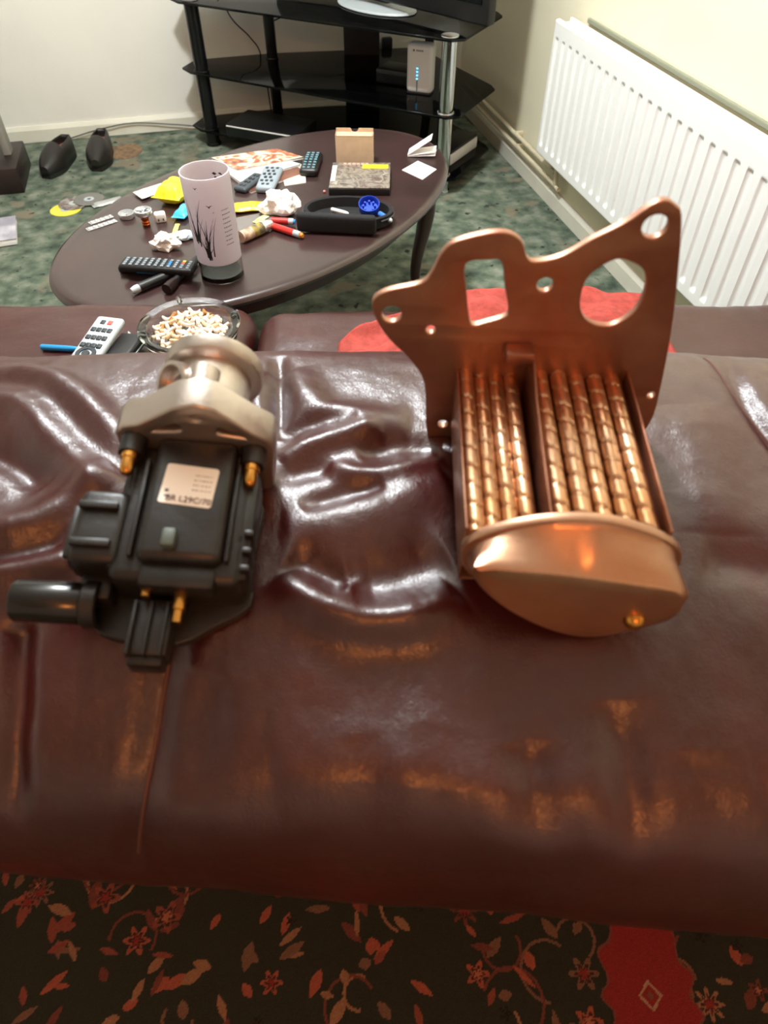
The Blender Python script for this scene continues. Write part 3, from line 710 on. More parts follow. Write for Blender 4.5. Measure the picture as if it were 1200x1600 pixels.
for k in range(26):
    base = R(-96)+rg.uniform(-.18, .18) if k < 14 else R(-124)+rg.uniform(-.12, .12)
    lean = rg.uniform(-.5, .5); hh = rg.uniform(.03, .10); z0 = .058+rg.uniform(0, .012)+(0.03 if k >= 14 else 0)
    wd = rg.uniform(.0011, .0024); bm = BM(); prev = None
    for i in range(9):
        t = i/8; a = base+lean*t*t; wv = wd*(1-t)/.05+.002
        p = [bm.verts.new(on_glass(a-wv, z0+hh*t)), bm.verts.new(on_glass(a+wv, z0+hh*t))]
        if prev: bm.faces.new((prev[0], prev[1], p[1], p[0]))
        prev = p
    obj('reed_print', bm, ink, cg)
for (a0, z0, s) in ((R(-80), .178, .0042), (R(-72), .165, .0014), (R(-105), .215, .003)):
    bm = BM(); vs = [bm.verts.new(on_glass(a0+s*q/.05, z0+s*v)) for q, v in ((-1.6, .8), (-.4, -.2), (0, -1), (.4, -.2), (1.8, .7), (.5, .4), (0, .1), (-.5, .4))]; bm.faces.new(vs); obj('bird_print', bm, ink, cg)
bm = BM()
for i in range(9):
    z = .165-i*.0095; a = R(-52)
    while a < R(-30):
        l = rg.uniform(.02, .07); vs = [bm.verts.new(on_glass(q, zz)) for q, zz in ((a, z), (a+l, z), (a+l, z+.0022), (a, z+.0022))]; bm.faces.new(vs); a += l+.03
obj('small_print', bm, mat('grey_print', '#6d686c', .7), cg)
bm = BM()
for k in range(14):
    a = R(60)+rg.uniform(-.5, .5); z = .20+rg.uniform(-.012, .012); s = rg.uniform(.002, .006)
    vs = [bm.verts.new(on_glass(a+q*s/.05, z+v*s, -.0042)) for q, v in ((-1, .2), (0, -.5), (1.2, .1), (.2, .7))]; bm.faces.new(vs)
obj('inner_print', bm, ink, cg)

c, a, L = seg((188, 409), (306, 417), TZ+.03)
remote('black_remote', 'long black remote with small grey keys in front of the candle glass', Vector((c.x, c.y, TZ+.017)), a, .175, .046, .018, black_plastic, [4]*11, {(7, 1): blue_k, (7, 2): blue_k, (9, 3): yel_k, (9, 2): red_k})
c, a, L = seg((190, 424), (268, 428), TZ)
t = thing('black_phone', 'small black phone with a blue edge under the long black remote', 'phone', c, (0, 0, a))
obj('body', box(BM(), 0, .012, .008, .125, .045, .016, .005, 3), black_plastic, t); obj('blue_strip', box(BM(), .004, -.0108, .008, .045, .002, .009, .001), blue_p, t)
obj('screen', box(BM(), 0, .012, .0163, .09, .036, .001), mat('dark_screen', '#0b0d12', .1), t)
A, B = at(207, 462, TZ), at(292, 425, TZ)
t = thing('black_vape_pen', 'black vaping pen with a silver tip on the table', 'vape pen', A); d = B-A
def rod(parent, name, d, f0, f1, r0, r1, m, h): obj(name, tube(BM(), [d*f0+Vector((0, 0, h)), d*(f0*.5+f1*.5)+Vector((0, 0, h)), d*f1+Vector((0, 0, h))], [r0, max(r0, r1), r1], 14), m, parent)
rod(t, 'mouthpiece', d, 0, .14, .006, .009, silver, .011); rod(t, 'barrel', d, .14, .8, .011, .011, black_plastic, .011); rod(t, 'end_cap', d, .8, 1, .010, .008, black_metal, .011)
A, B = at(262, 460, TZ), at(310, 412, TZ); d = B-A
t = thing('dark_torch', 'short dark pocket torch beside the candle glass', 'torch', A)
rod(t, 'head', d, 0, .25, .012, .010, mat('dark_brown_metal', '#2a1b1a', .35, .4), .012); rod(t, 'barrel', d, .25, 1, .0085, .0085, black_plastic, .012)

def crumple(name, label, c, sx, sy, sz, m, seed, cat='tissue', n=3):
    bm = BM(); bmesh.ops.create_icosphere(bm, subdivisions=3, radius=1)
    for v in bm.verts:
        p = v.co.normalized(); q = 1+.45*noise.noise(p*1.5+Vector((seed, 0, 0)))-.25*abs(noise.noise(p*2.6+Vector((0, seed, 0))))+.12*noise.noise(p*5+Vector((seed, seed, 0)))
        v.co = Vector((p.x*q*sx, p.y*q*sy, max(p.z*q*sz+sz*.75, 0)))
    bmesh.ops.remove_doubles(bm, verts=bm.verts, dist=1e-5)
    o = obj(name, bm, m, None, c, smooth=False); return tag(o, label, cat)
tis = mat('tissue_paper', '#f4efec', .9, var=.03, vscale=40, bump=.4, bscale=120)
crumple('crumpled_tissue', 'crumpled white tissue with a brown stain near the black remote', at(260, 388, TZ), .036, .026, .022, mat('stained_tissue', '#f3ece6', .9, color2='#efe4da', vscale=30, bump=.4, bscale=120), 2.3)
crumple('crumpled_tissue', 'larger crumpled white tissue ball beside the grey remote', at(440, 333, TZ), .048, .034, .034, tis, 5.1)
crumple('paper_sachet', 'small crushed white paper sachet behind the candle glass base', at(288, 372, TZ), .026, .02, .010, mat('sachet', '#dfe4e6', .6, color2='#9fb0bb', vscale=45), 8.2, 'sachet')

def packet(name, label, p, ang, L, wd, th, m, seed, cat='packet', crimp=None):
    """pillow packet with crimped ends"""
    nx, ny = 26, 14; U, V = np.meshgrid(np.linspace(-1, 1, nx), np.linspace(-1, 1, ny))
    prof = np.clip(1-U**6, 0, 1)*np.clip(1-V**4, 0, 1)
    wob = .16*fbm(U*1.3, V*1.3, 1.6, 3, seed)
    t = thing(name, label, cat, p, (0, 0, ang))
    for s, nm in ((1, 'front_film'), (-1, 'back_film')):
        Z = th/2+s*th/2*prof*(1+wob*(s > 0)*1.5)
        o = obj(nm, grid_mesh(nm, U*L/2, V*wd/2*(1+.06*np.sin(U*5+seed)), Z+.0003), m, t)
    for s in (-1, 1):
        b2 = BM()
        for i in range(8): box(b2, s*(L/2+.003), -wd/2+wd*(i+.5)/8, th/2, .008, wd/8*.6, .0014)
        box(b2, s*(L/2+.003), 0, th/2, .008, wd, .0007); obj('crimp', b2, crimp or m, t)
    return t
yel_film = mat('yellow_film', '#efd021', .35, color2='#f2e24a', vscale=30)
blu_film = mat('blue_film', '#1f9fd8', .35, color2='#6cc4e4', vscale=40)
wht_film = mat('clear_film', '#e8e6e0', .2, color2='#b9b4a8', vscale=35, bump=.5, bscale=60)
org_film = mat('orange_film', '#f0a01c', .35, color2='#f4d23c', vscale=45)
packet('clear_wrapper', 'crinkled clear plastic wrapper behind the yellow packet', at(245, 300, TZ), R(40), .10, .055, .012, wht_film, 1.1, 'wrapper')
packet('yellow_packet', 'bright yellow sweet packet leaning by the candle glass', at(275, 312, TZ), R(75), .095, .080, .048, yel_film, 2.7)
packet('blue_packet', 'small sky blue sweet packet in front of the yellow packet', at(288, 335, TZ), R(80), .070, .036, .018, blu_film, 4.2)
packet('yellow_strip_wrapper', 'narrow pale yellow wrapper strip beside the blue packet', at(274, 362, TZ), R(92), .06, .012, .005, mat('pale_yellow_film', '#e8e27a', .4), 6.2, 'wrapper')
packet('orange_packet', 'orange and yellow sweet wrapper right of the candle glass', at(386, 328, TZ), R(10), .075, .050, .016, org_film, 3.5)
packet('yellow_twist_wrapper', 'little twisted yellow wrapper next to the tissue ball', at(408, 345, TZ), R(60), .034, .018, .008, mat('pale_yellow_film2', '#efdc62', .4, color2='#f6f0c0', vscale=60), 9.5, 'wrapper')
# thin cards and papers
def card(name, label, P, z, m, cat, th=.0012):
    """sheet from four pixel corners on a plane of height z"""
    Q = [at(*p, z) for p in P]; c = sum(Q, Vector())/4
    o = obj(name, slab([[(q.x-c.x, q.y-c.y) for q in Q]], th, 0), m, None, (c.x, c.y, z+th/2), smooth=False); return tag(o, label, cat)
card('white_card', 'blank white card lying flat on the table', [(628, 266), (653, 252), (682, 265), (660, 281)], TZ, paper_white, 'card')
card('grey_card', 'grey flat card under the orange sweet wrapper', [(362, 342), (425, 330), (432, 350), (372, 362)], TZ, mat('grey_card', '#77716c', .7), 'card')
def picture_mat(name, cols, sc0, rough=.35):
    m = mat(name, '#808080', rough); nt = m.node_tree; tc = nt.nodes.new('ShaderNodeTexCoord')
    nz = nt.nodes.new('ShaderNodeTexNoise'); nz.inputs['Scale'].default_value = sc0; nz.inputs['Detail'].default_value = 3; nz.inputs['Distortion'].default_value = 1.2
    nt.links.new(tc.outputs['Object'], nz.inputs['Vector']); r = nt.nodes.new('ShaderNodeValToRGB'); e = r.color_ramp.elements
    while len(e) < len(cols): e.new(.5)
    for i, (k, c) in enumerate(zip(e, cols)): k.position = .28+.44*i/(len(cols)-1); k.color = lin(c)
    nt.links.new(nz.outputs['Fac'], r.inputs['Fac']); nt.links.new(r.outputs['Color'], nt.nodes['Principled BSDF'].inputs['Base Color']); return m
def magazine(name, label, P, z, th, m, cat='magazine'):
    Q = [at(*p, z+th) for p in P]; c = sum(Q, Vector())/4
    t = thing(name, label, cat, (c.x, c.y, z)); L = [(q.x-c.x, q.y-c.y) for q in Q]
    obj('pages', slab([[(a*.985, b*.985) for a, b in L]], th*.8, 0, Matrix.Translation((0, 0, th*.5))), paper_white, t, smooth=False)
    obj('cover', slab([L], th*.12, 0, Matrix.Translation((0, 0, th*.94))), m, t, smooth=False)
    obj('back_cover', slab([L], th*.1, 0, Matrix.Translation((0, 0, th*.05))), paper_white, t, smooth=False)
magazine('brown_leaflet', 'brown backed leaflet at the bottom of the magazine pile', [(352, 268), (445, 250), (478, 268), (392, 300)], TZ, .004, mat('brown_print', '#5a3428', .45, color2='#7d5240', vscale=20), 'leaflet')
magazine('white_leaflet', 'pale folded leaflet on the brown leaflet', [(345, 262), (435, 246), (470, 256), (375, 284)], TZ+.004, .005, mat('pale_print', '#d9dde0', .4, color2='#c0c9cf', vscale=25), 'leaflet')
magazine('colour_magazine', 'colourful magazine with an orange and red cover on top of the pile', [(330, 246), (432, 232), (474, 245), (372, 265)], TZ+.009, .006, picture_mat('magazine_cover', ['#5d5068', '#8a4030', '#b9764a', '#d8d2c6', '#c2a070', '#8c3a2a'], 22))
magazine('cream_receipt', 'small cream paper slip sticking out under the black remote with teal keys', [(440, 268), (475, 255), (478, 285), (445, 290)], TZ, .002, mat('cream_paper', '#e6d9c4', .7), 'paper slip')
c, a, L = seg((410, 312), (432, 262), TZ)
remote('grey_remote', 'grey remote with a tapered light face beside the tissue ball', c, a, .145, .05, .022, mat('blue_grey_plastic', '#8f9aa3', .4), [2, 3, 2, 3, 2, 3], {}, keys=dark_k, taper=-.15)
c, a, L = seg((380, 296), (402, 284), TZ); remote('dark_grey_remote', 'dark grey remote half hidden behind the candle glass', c, R(65), .11, .04, .016, mat('slate_plastic', '#3a4148', .4), [2, 2, 2, 2], {}, keys=dark_k)
c, a, L = seg((479, 286), (494, 240), TZ)
remote('teal_key_remote', 'chunky black remote with teal keys standing apart by the cardboard box', c, a, .135, .052, .024, black_plastic, [3]*7, {}, keys=mat('teal_keys', '#5f8894', .5))
# cardboard box
pa, pb = at(526, 257, TZ), at(583, 257, TZ); bw = (pb-pa).length
t = thing('cardboard_box', 'small open brown cardboard box with a thumb notch', 'box', (pa+pb)/2, (0, 0, R(-2)))
kraft = mat('kraft_card', '#c8ab8c', .85, var=.06, vscale=40); bh = .088
NT = [(-bw/2, 0), (bw/2, 0), (bw/2, bh), (.012, bh), (.008, bh-.008), (0, bh-.011), (-.008, bh-.008), (-.012, bh), (-bw/2, bh)]
obj('front_panel', slab([[(-bw/2, 0), (bw/2, 0), (bw/2, bh*.86), (-bw/2, bh*.86)]], .0015, 0, XZ), kraft, t, smooth=False)
obj('back_panel', slab([NT], .0015, 0, Matrix.Translation((0, .032, 0)) @ XZ), kraft, t, smooth=False)
for s in (-1, 1): obj('side_panel', box(BM(), s*bw/2, .016, bh*.45, .0015, .032, bh*.9), kraft, t, smooth=False)
obj('bottom_panel', box(BM(), 0, .016, .001, bw, .032, .0015), kraft, t, smooth=False)
obj('tuck_flap', box(BM(), 0, .016, bh*.88, bw*.96, .033, .0012, M=Matrix.Rotation(0, 4, 'X')), kraft, t, smooth=False)
# case with photo cover and yellow band on a black base
Q = [at(*p, TZ+.022) for p in ((516, 292), (612, 292), (608, 256), (517, 252))]; c = sum(Q, Vector())/4; w1 = (Q[1]-Q[0]).length; d1 = (Q[3]-Q[0]).length
t = thing('disc_case', 'flat case with a dark photo cover and a yellow band', 'case', (c.x, c.y, TZ), (0, 0, R(-1)))
obj('tray', box(BM(), 0, 0, .009, w1, d1, .018, .002), black_plastic, t)
obj('cover', box(BM(), 0, 0, .0195, w1*.99, d1*.98, .003, .0005), picture_mat('case_cover', ['#3c3732', '#6a625a', '#8c8478', '#5a4a44', '#a09a8e'], 26), t)
obj('yellow_band', box(BM(), w1*.24, d1*.32, .0215, w1*.44, d1*.16, .0012), mat('yellow_print', '#e3cf2a', .5), t)
obj('white_corner', box(BM(), -w1*.45, d1*.05, .0214, w1*.07, d1*.6, .001), paper_white, t)
bm = BM()
for i in range(6): box(bm, -w1*.28+i*w1*.075, d1*.42, .0215, w1*.05, d1*.07, .001)
obj('cover_lettering', bm, mat('pink_print', '#c99a8c', .5), t)
# open black zip case
pa = at(545, 345, TZ)
t = thing('zip_case', 'open black oval zip case holding a blue grinder', 'case', pa, (0, 0, R(-6)))
cm = mat('black_fabric', '#121114', .8, bump=.4, bscale=400)
rw, rd, hh = .115, .072, .032
E_ = lambda s, z, n=48: [Vector((rw*s*math.cos(2*PI*i/n)*(1 if True else 1), rd*s*math.sin(2*PI*i/n), z)) for i in range(n)]
bm = BM(); rows = [[bm.verts.new(p) for p in E_(s, z)] for s, z in ((.9, 0), (.98, .006), (1, hh), (.95, hh+.003), (.91, hh), (.88, .008))]
for A_, B_ in zip(rows, rows[1:]):
    for i in range(48): bm.faces.new((A_[i], A_[(i+1) % 48], B_[(i+1) % 48], B_[i]))
bm.faces.new(rows[0][::-1]); bm.faces.new(rows[-1]); obj('tray', bm, cm, t)
bm = BM(); box(bm, -.02, -.074, .027, .20, .022, .048, .010, 4); obj('lid', bm, cm, t)
bm = BM(); tube(bm, [Vector((rw*1.01*math.cos(q), rd*1.01*math.sin(q), hh*.75)) for q in [R(-40+i*10) for i in range(27)]], .002, 6); obj('zip', bm, mat('grey_zip', '#3c3c42', .5), t)
pb = at(577, 333, TZ+.010); gb = mat('blue_anodised', '#2447b8', .4, .3)
t = thing('blue_grinder', 'round blue grinder tub lying in the black zip case', 'grinder', pb)
obj('cup', lathe(BM(), [(0, .003), (.024, .003), (.026, .005), (.027, .024), (.025, .025), (.023, .022), (.0225, .010), (0, .009)], 32, Matrix.Rotation(R(20), 4, 'X') @ Matrix.Translation((0, 0, .008))), gb, t)
bm = BM()
for i in range(8):
    q = i*PI/4; cyl(bm, (.015*math.cos(q), .015*math.sin(q), .010), (.015*math.cos(q), .015*math.sin(q), .026), .003, n=8)
bmesh.ops.transform(bm, matrix=Matrix.Rotation(R(20), 4, 'X'), verts=bm.verts); obj('tooth', bm, gb, t)
pen('blue_lighter', 'short blue lighter beside the grinder in the zip case', at(593, 338, TZ+.012), at(612, 350, TZ+.012), .007, mat('blue_lighter_plastic', '#3f78d8', .35), silver, 'lighter')
pen('hand_rolled_cigarette', 'white hand rolled cigarette lying in the black zip case', at(518, 330, TZ+.012), at(545, 337, TZ+.012), .005, paper_white, paper_white, 'cigarette')
# folded booklet
pa = at(658, 246, TZ)
t = thing('white_booklet', 'small white booklet standing half open on the table', 'booklet', pa, (0, 0, R(-8)))
for k, ang in enumerate((4, 10, 34)):
    obj('page', box(BM(), .043, .022, 0, .082, .05, .0012, M=Matrix.Translation((-.042, 0, .002+k*.001)) @ Matrix.Rotation(R(-ang), 4, 'Y')), paper_white, t, smooth=False)
# lighters, roll, little metal bits
red_pl = mat('red_plastic', '#d2322c', .3)
def lighter(label, A, B, m, m2):
    d = B-A; t = thing('lighter', label, 'lighter', A)
    rod(t, 'tank', d, 0, .72, .0085, .0085, m, .009); rod(t, 'hood', d, .72, .92, .008, .008, silver, .009); rod(t, 'wheel', d, .92, 1, .006, .005, m2, .009)
lighter('red lighter lying in front of the black zip case', at(425, 358, TZ), at(474, 374, TZ), red_pl, mat('orange_plastic', '#e0842a', .4))
lighter('dark red lighter tucked behind the bright red lighter', at(425, 350, TZ+.002), at(462, 352, TZ+.002), mat('dark_red_plastic', '#b02a28', .35), blue_k)
A, B = at(378, 380, TZ), at(425, 358, TZ); d = B-A
t = thing('sweet_roll', 'half eaten roll of sweets in a foil wrapper beside the candle glass', 'sweets', A)
rod(t, 'paper_end', d, 0, .35, .014, .014, mat('beige_wrapper', '#cbb19a', .6, color2='#8b5b48', vscale=60), .015); rod(t, 'label_band', d, .35, .68, .0145, .0145, mat('olive_wrapper', '#a08a3a', .5, color2='#4c4a44', vscale=70), .015); rod(t, 'foil_end', d, .68, 1, .014, .009, mat('foil', '#dfe3e6', .25, .8, bump=.8, bscale=150), .015)
for (p, q, lab) in (((136, 360), (182, 345), 'silver blister strip of pills lying at the table edge'), ((140, 350), (176, 338), 'shorter silver blister strip behind the other strip')):
    c, a, L = seg(p, q, TZ); t = thing('blister_strip', lab, 'pill strip', c, (0, 0, a))
    obj('foil', box(BM(), 0, 0, .0012, L, .018, .001), MATS['foil'], t)
    n = max(4, int(L/.012)); pm = None
    for i in range(n):
        if pm is None: o = obj('pill_bubble', lathe(BM(), [(.0042, 0), (.0040, .0025), (.0025, .004), (0, .0044)], 10), MATS['foil'], t); pm = o.data
        else: o = obj('pill_bubble', pm, None, t, smooth=False)
        o.location = (-L/2+L*(i+.5)/n, 0, .0016)
t = thing('tea_light', 'small empty silver tea light cup on the table', 'tea light', at(199, 340, TZ))
obj('cup', lathe(BM(), [(0, .001), (.018, .001), (.0195, .003), (.020, .013), (.0185, .013), (.018, .004), (0, .003)], 28), MATS['foil'], t); obj('wick', cyl(BM(), (0, 0, .003), (0, 0, .009), .001, n=8), ink, t)
t = thing('brass_bulb_holder', 'round glass faced metal lamp fitting with a coppery neck', 'lamp fitting', at(229, 352, TZ))
obj('neck', lathe(BM(), [(0, 0), (.009, 0), (.010, .004), (.008, .006), (.010, .010), (.008, .013), (.010, .017), (.009, .022), (.006, .024)], 20), mat('copper', '#b4552c', .3, 1), t)
obj('head', lathe(BM(), [(.008, .022), (.018, .027), (.022, .033), (.022, .040), (.019, .041), (.016, .037), (0, .036)], 28), MATS['foil'], t)
bm = BM()
for i in range(6): box(bm, .010, 0, .0372, .012, .002, .001, M=Matrix.Rotation(i*PI/3, 4, 'Z'))
obj('vane', bm, dark_k, t)
t = thing('white_adapter', 'little white plug adapter beside the lamp fitting', 'adapter', at(252, 346, TZ), (0, 0, R(20)))
obj('body', box(BM(), 0, 0, .012, .028, .020, .024, .004, 3), white_plastic, t)
for s in (-1, 1): obj('pin', box(BM(), s*.006, -.013, .010, .003, .008, .003), black_metal, t)
o = obj('red_bead', lathe(BM(), [(0, 0), (.003, .0008), (.0042, .0035), (.003, .0062), (.0012, .007), (.0012, .0005)], 14), mat('pink_plastic', '#d8877c', .4), None, at(507, 301, TZ)); tag(o, 'tiny pink bead alone on the dark table top', 'bead')
# ---------------------------------------------------------------- glass stand with the television
def tinted():
    m = mat('black_tinted_glass', '#0a0b0c', .05); nt = m.node_tree; b = nt.nodes['Principled BSDF']; out = nt.nodes['Material Output']
    tr = nt.nodes.new('ShaderNodeBsdfTransparent'); tr.inputs[0].default_value = (.22, .23, .24, 1)
    mx = nt.nodes.new('ShaderNodeMixShader'); mx.inputs[0].default_value = .62
    nt.links.new(b.outputs[0], mx.inputs[1]); nt.links.new(tr.outputs[0], mx.inputs[2]); nt.links.new(mx.outputs[0], out.inputs[0]); return m
tint = tinted()
SP = [(-.83, 3.43), (.235, 2.885), (.285, 2.90), (.45, 3.21), (.44, 3.26), (.16, 3.79), (-.50, 3.70), (-.84, 3.60), (-.875, 3.49)]
SC = Vector((-.2, 3.35, 0))
stand = thing('glass_tv_stand', 'black tinted glass television stand with chrome and black posts', 'tv stand', SC)
loop = [(a-SC.x, b-SC.y) for a, b in SP]
for z in (.55, .30, .07): obj('glass_shelf', slab([loop], .009, .0015, Matrix.Translation((0, 0, z-.0045))), tint, stand)
def post(x, y, m, r, nm):
    x -= SC.x; y -= SC.y; bm = BM()
    for z0, z1 in ((.012, .061), (.07, .291), (.30, .541)): cyl(bm, (x, y, z0), (x, y, z1), r, n=28)
    o = obj(nm, bm, m, stand)
    bm = BM()
    for z in (.007, .0655, .2955, .5455): lathe(bm, [(0, -.007), (r*1.15, -.007), (r*1.2, -.003), (r*1.2, .003), (r*1.15, .007), (0, .007)], 24, Matrix.Translation((x, y, z)))
    obj('post_collar', bm, m, o)
post(.235, 2.935, chrome, .028, 'front_post'); post(-.785, 3.45, black_metal, .029, 'front_post'); post(-.50, 3.63, black_metal, .024, 'rear_post'); post(.20, 3.62, black_metal, .02, 'rear_post')
bm = BM(); box(bm, .1, .33, .30, .16, .006, .46, .002); obj('cable_panel', bm, black_plastic, stand)
# television: only its foot is in the picture, the screen above throws the shadow on the wall
tv = thing('television', 'flat black television on a silver oval foot on the glass stand', 'television', (-.03, 3.335, .55), (0, 0, R(-45)))
obj('foot', lathe(BM(), [(0, 0), (.17, 0), (.175, .004), (.17, .010), (.05, .016), (0, .017)], 56, Matrix.Diagonal((1.1, .62, 1, 1))), silver, tv)
obj('neck', box(BM(), 0, .03, .045, .09, .03, .07, .006), black_plastic, tv)
ob = obj('cabinet', box(BM(), .0, -.02, .385, 1.18, .045, .70, .008, 3), black_plastic, tv); obj('screen', box(BM(), .0, -.044, .405, 1.12, .004, .62), mat('tv_screen', '#05070c', .08), tv)
# router
rt = thing('internet_router', 'upright white router with four blue lights on the glass shelf', 'router', at(653, 148, .30), (R(0), 0, R(-20)))
obj('case', box(BM(), 0, .03, .088, .105, .06, .172, .018, 5), white_plastic, rt); obj('foot', box(BM(), 0, .03, .004, .098, .058, .008, .003), black_plastic, rt)
led = mat('blue_led', '#58c8ff', .3, emit=3.0); obj('status_slot', box(BM(), -.006, -.0003, .055, .005, .002, .085, .0008), mat('slot_grey', '#7a8890', .5), rt)
for i in range(4): obj('status_light', box(BM(), -.006, -.0013, .092-i*.012, .006, .002, .006, .0008), led, rt)
bm = BM(); cyl(bm, (-.022, .0006, .152), (-.022, -.0008, .152), .004, n=12)
for i in range(4): box(bm, -.009+i*.0075, 0, .152, .005, .0016, .005)
obj('logo_print', bm, mat('grey_logo', '#6b6660', .5), rt)
# boxes on the stand
def electronics(name, label, cat, c, ang, sx, sy, sz, body, front, strip):
    t = thing(name, label, cat, c, (0, 0, ang)); obj('case', box(BM(), 0, sy/2, sz/2+.004, sx, sy, sz, .004, 2), body, t)
    obj('front_strip', box(BM(), 0, -.0005, sz*.86+.004, sx*.97, .003, sz*.10, .0008), strip, t); obj('front_panel', box(BM(), 0, 0, sz*.42+.004, sx*.97, .002, sz*.6), front, t)
    for s in (-1, 1): obj('foot', box(BM(), s*sx*.4, .03, .002, .02, .02, .004), black_plastic, t)
    return t
c, a, L = seg((352, 197), (462, 215), .115)
electronics('disc_player', 'slim black disc player with a silver line on the lowest shelf', 'disc player', Vector((c.x, c.y, .07)), a, L, .20, .050, black_plastic, mat('player_front', '#0c0c0e', .2), white_plastic)
electronics('black_set_top_box', 'small black box behind the router on the middle glass shelf', 'set top box', Vector((.03, 3.25, .30)), R(-26), .14, .12, .05, black_plastic, MATS['player_front'], dark_k)
cs = thing('white_console', 'black and white games console lying at the end of the bottom shelf', 'console', (.33, 3.15, .07), (0, 0, R(58)))
obj('black_top', box(BM(), -.02, .03, .050, .24, .10, .012, .003), black_plastic, cs); obj('white_body', box(BM(), -.02, .03, .0225, .24, .104, .043, .004), white_plastic, cs)
obj('disc_slot', box(BM(), -.1408, .03, .026, .002, .06, .004), dark_k, cs)
# wall socket and cables behind the stand
t = thing('wall_socket', 'white double socket with plugs on the wall behind the glass stand', 'socket', RM @ Vector((-.42, -.001, .30)), (0, 0, ROT))
obj('face_plate', box(BM(), 0, -.006, 0, .15, .010, .088, .003), white_plastic, t)
for s in (-1, 1): obj('plug', box(BM(), s*.036, -.028, -.004, .046, .034, .05, .006), white_plastic if s < 0 else black_plastic, t)
def cable(label, pts, r=.003, m=black_plastic):
    o = obj('cable', tube(BM(), smooth_path(pts, 8), r, 8), m); tag(o, label, 'cable'); return o
w3 = lambda x, y, z: RM @ Vector((x, y, z))
cable('thin black cable hanging behind the left of the glass stand', [w3(-1.15, -.03, .62), w3(-1.10, -.035, .45), w3(-1.02, -.04, .36), w3(-.98, -.05, .28), w3(-.96, -.05, .02)])
cable('looping black cable behind the middle of the glass stand', [w3(-.95, -.03, .40), w3(-.8, -.04, .44), w3(-.62, -.04, .40), w3(-.52, -.05, .31), w3(-.46, -.055, .29)])
cable('thin grey cable lying along the back skirting board', [w3(-1.9, -.03, .010), w3(-1.75, -.035, .04), w3(-1.6, -.03, .05), w3(-1.42, -.035, .03), w3(-1.25, -.04, .008), w3(-1.02, -.04, .008)], .003, mat('grey_cable', '#5c5a54', .6))

# ---------------------------------------------------------------- things on the floor
def shoe(name, label, c, ang):
    t = thing(name, label, 'shoe', c, (0, 0, ang)); n = 28
    def outline(x): # half width along the sole, x 0 heel .. 1 toe
        return .044*(math.sin(PI*min(1, max(0, x*.92+.06)))**.34)*(1+.25*math.exp(-((x-.72)/.2)**2))
    bm = BM(); L = .265; rows = []
    for z in (0, .022):
        rows.append([bm.verts.new((L*x, s*outline(x), z)) for s, seq in ((1, [i/n for i in range(n+1)]), (-1, [i/n for i in range(n-1, 0, -1)])) for x in seq])
    m = len(rows[0])
    for i in range(m): bm.faces.new((rows[0][i], rows[0][(i+1) % m], rows[1][(i+1) % m], rows[1][i]))
    bm.faces.new(rows[0][::-1]); bm.faces.new(rows[1]); obj('sole', bm, mat('shoe_rubber', '#15140f', .7), t)
    bm = BM(); rows = []                          # upper: arches along the foot, open over the heel
    for i in range(n+1):
        x = i/n; hgt = .088 if x < .45 else .088*(1-.62*((x-.45)/.55)**1.5); op = 62 if x < .12 else (52 if x < .48 else max(0, 52*(1-(x-.48)/.08)))
        wv = outline(x)*1.02; row = []
        for k in range(13):
            for_side = k/12; a = for_side*(180-2*op)/1
            # left side up to opening, then right side
            th = R(for_side*180)
            y = wv*math.cos(th); z = .018+hgt*math.sin(th)**.7
            row.append((L*x, y, z, th))
        rows.append((x, op, row))
    vs = [[bm.verts.new(p[:3]) for p in r_[2]] for r_ in rows]
    for i in range(n):
        for k in range(12):
            th = math.degrees((rows[i][2][k][3]+rows[i][2][k+1][3])/2)
            if rows[i][0] < .50 and 45 < th < 135: continue
            bm.faces.new((vs[i][k], vs[i][k+1], vs[i+1][k+1], vs[i+1][k]))
    for k in range(3): bm.faces.new((vs[0][k], vs[0][k+1], vs[0][11-k], vs[0][12-k]))
    for k in range(5): bm.faces.new((vs[n][k], vs[n][k+1], vs[n][11-k], vs[n][12-k]))
    bm.faces.new((vs[n][5], vs[n][6], vs[n][7]))
    bmesh.ops.delete(bm, geom=[v for v in bm.verts if not v.link_faces], context='VERTS')
    u = obj('upper', bm, mat('black_shoe_leather', '#1c1815', .45), t); md = u.modifiers.new('thickness', 'SOLIDIFY'); md.thickness = .004
    bm = BM(); vs = [bm.verts.new((L*x*.58, s*outline(x*.58)*.93, .052)) for s, seq in ((1, [i/n for i in range(n+1)]), (-1, [i/n for i in range(n, 0, -1)])) for x in seq]; bm.faces.new(vs)
    obj('insole', bm, mat('tan_insole', '#96604a', .7), t)
h1, a1, _ = seg((118, 236), (72, 282), 0); shoe('slip_on_shoe', 'worn black slip-on shoe with a wide open tan insole beside the cabinet', at(112, 242, 0), a1)
h2, a2, _ = seg((163, 225), (146, 268), 0); shoe('slip_on_shoe', 'worn black slip-on shoe between the other shoe and the brown ring', at(167, 232, 0), a2)
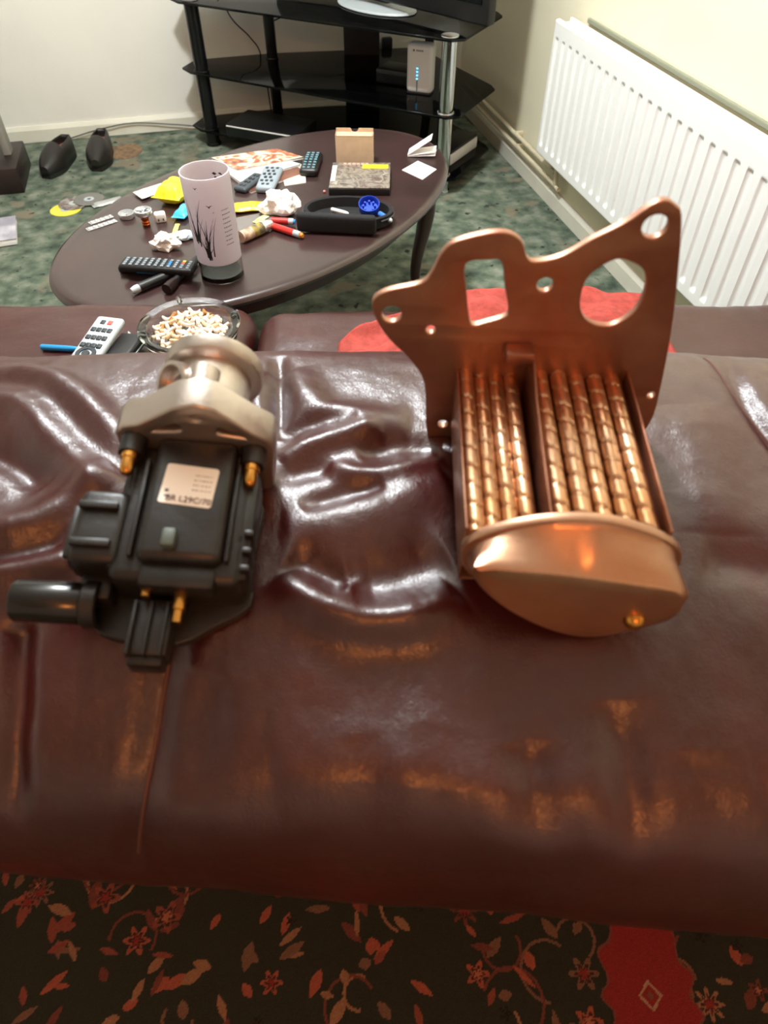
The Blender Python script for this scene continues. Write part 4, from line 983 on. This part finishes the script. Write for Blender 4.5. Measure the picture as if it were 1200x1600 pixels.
# brown ring worn into the carpet, built as a thin raised disc
o = obj('worn_ring', lathe(BM(), [(0, 0.002), (.03, .002), (.034, .004), (.07, .005), (.075, .002), (.075, .0005)], 32, Matrix.Diagonal((1, 1.2, 1, 1))), mat('worn_brown', '#8b6f52', .9, color2='#6a5440', vscale=40), None, at(196, 237, 0)); tag(o, 'small round worn brown ring on the carpet beside the black shoes', 'carpet patch')
def disc(label, p, m, z=.001, tilt=0):
    t = thing('compact_disc', label, 'disc', at(*p, 0)+Vector((0, 0, z)), (tilt, 0, 0), 'loose discs on the carpet')
    obj('disc', lathe(BM(), [(.0078, 0), (.060, 0), (.060, .0012), (.0078, .0012)], 40, None, True), m, t); obj('hub', lathe(BM(), [(.0075, .0001), (.020, .0001), (.020, .0016), (.0075, .0016)], 28, None, True), silver, t)
disc('bright yellow compact disc lying on the carpet', (103, 328), mat('yellow_disc', '#e3d64a', .4))
disc('grey and brown printed disc overlapping the yellow disc', (116, 319), picture_mat('disc_print', ['#8a8078', '#5a4a48', '#a49a94', '#6a5a50'], 35), .004)
disc('plain silver disc overlapping the printed disc on the carpet', (140, 314), mat('disc_silver', '#8a8a86', .25, .6), .007)
packet('foil_sachet', 'torn silver foil sachet on the carpet by the table edge', at(168, 318, 0)+Vector((0, 0, .0)), R(35), .11, .045, .012, MATS['foil'], 3.3, 'sachet')
c = at(8, 372, 0)
t = thing('magazine_stack', 'thick pale magazine lying on the carpet beside the table', 'magazine', c, (0, 0, R(20)))
obj('pages', box(BM(), -.08, .02, .014, .25, .19, .022, .002), paper_white, t); obj('cover', box(BM(), -.08, .02, .0265, .255, .195, .0025, .0008), mat('pale_cover', '#cfccd4', .4, color2='#9d98a6', vscale=14), t)
# dark wooden cabinet at the left
c = at(40, 300, 0)
dk = mat('dark_stained_wood', '#1d1412', .45, color2='#2a1c18', vscale=10)
t = thing('wooden_cabinet', 'dark stained wooden cabinet with a grey upright against the wall', 'cabinet', (c.x, c.y, 0), (0, 0, R(14)))
obj('plinth', box(BM(), -.20, .14, .05, .40, .30, .10, .006), dk, t); obj('side_panel', box(BM(), -.26, .16, .30, .24, .26, .42, .004), dk, t)
obj('door', box(BM(), -.26, .022, .30, .22, .016, .38, .004), dk, t); obj('upright', box(BM(), -.045, .16, .21, .03, .06, .22, .004), mat('grey_painted_wood', '#8f8a80', .6), t); obj('top', box(BM(), -.26, .15, .52, .28, .32, .02, .005), dk, t)
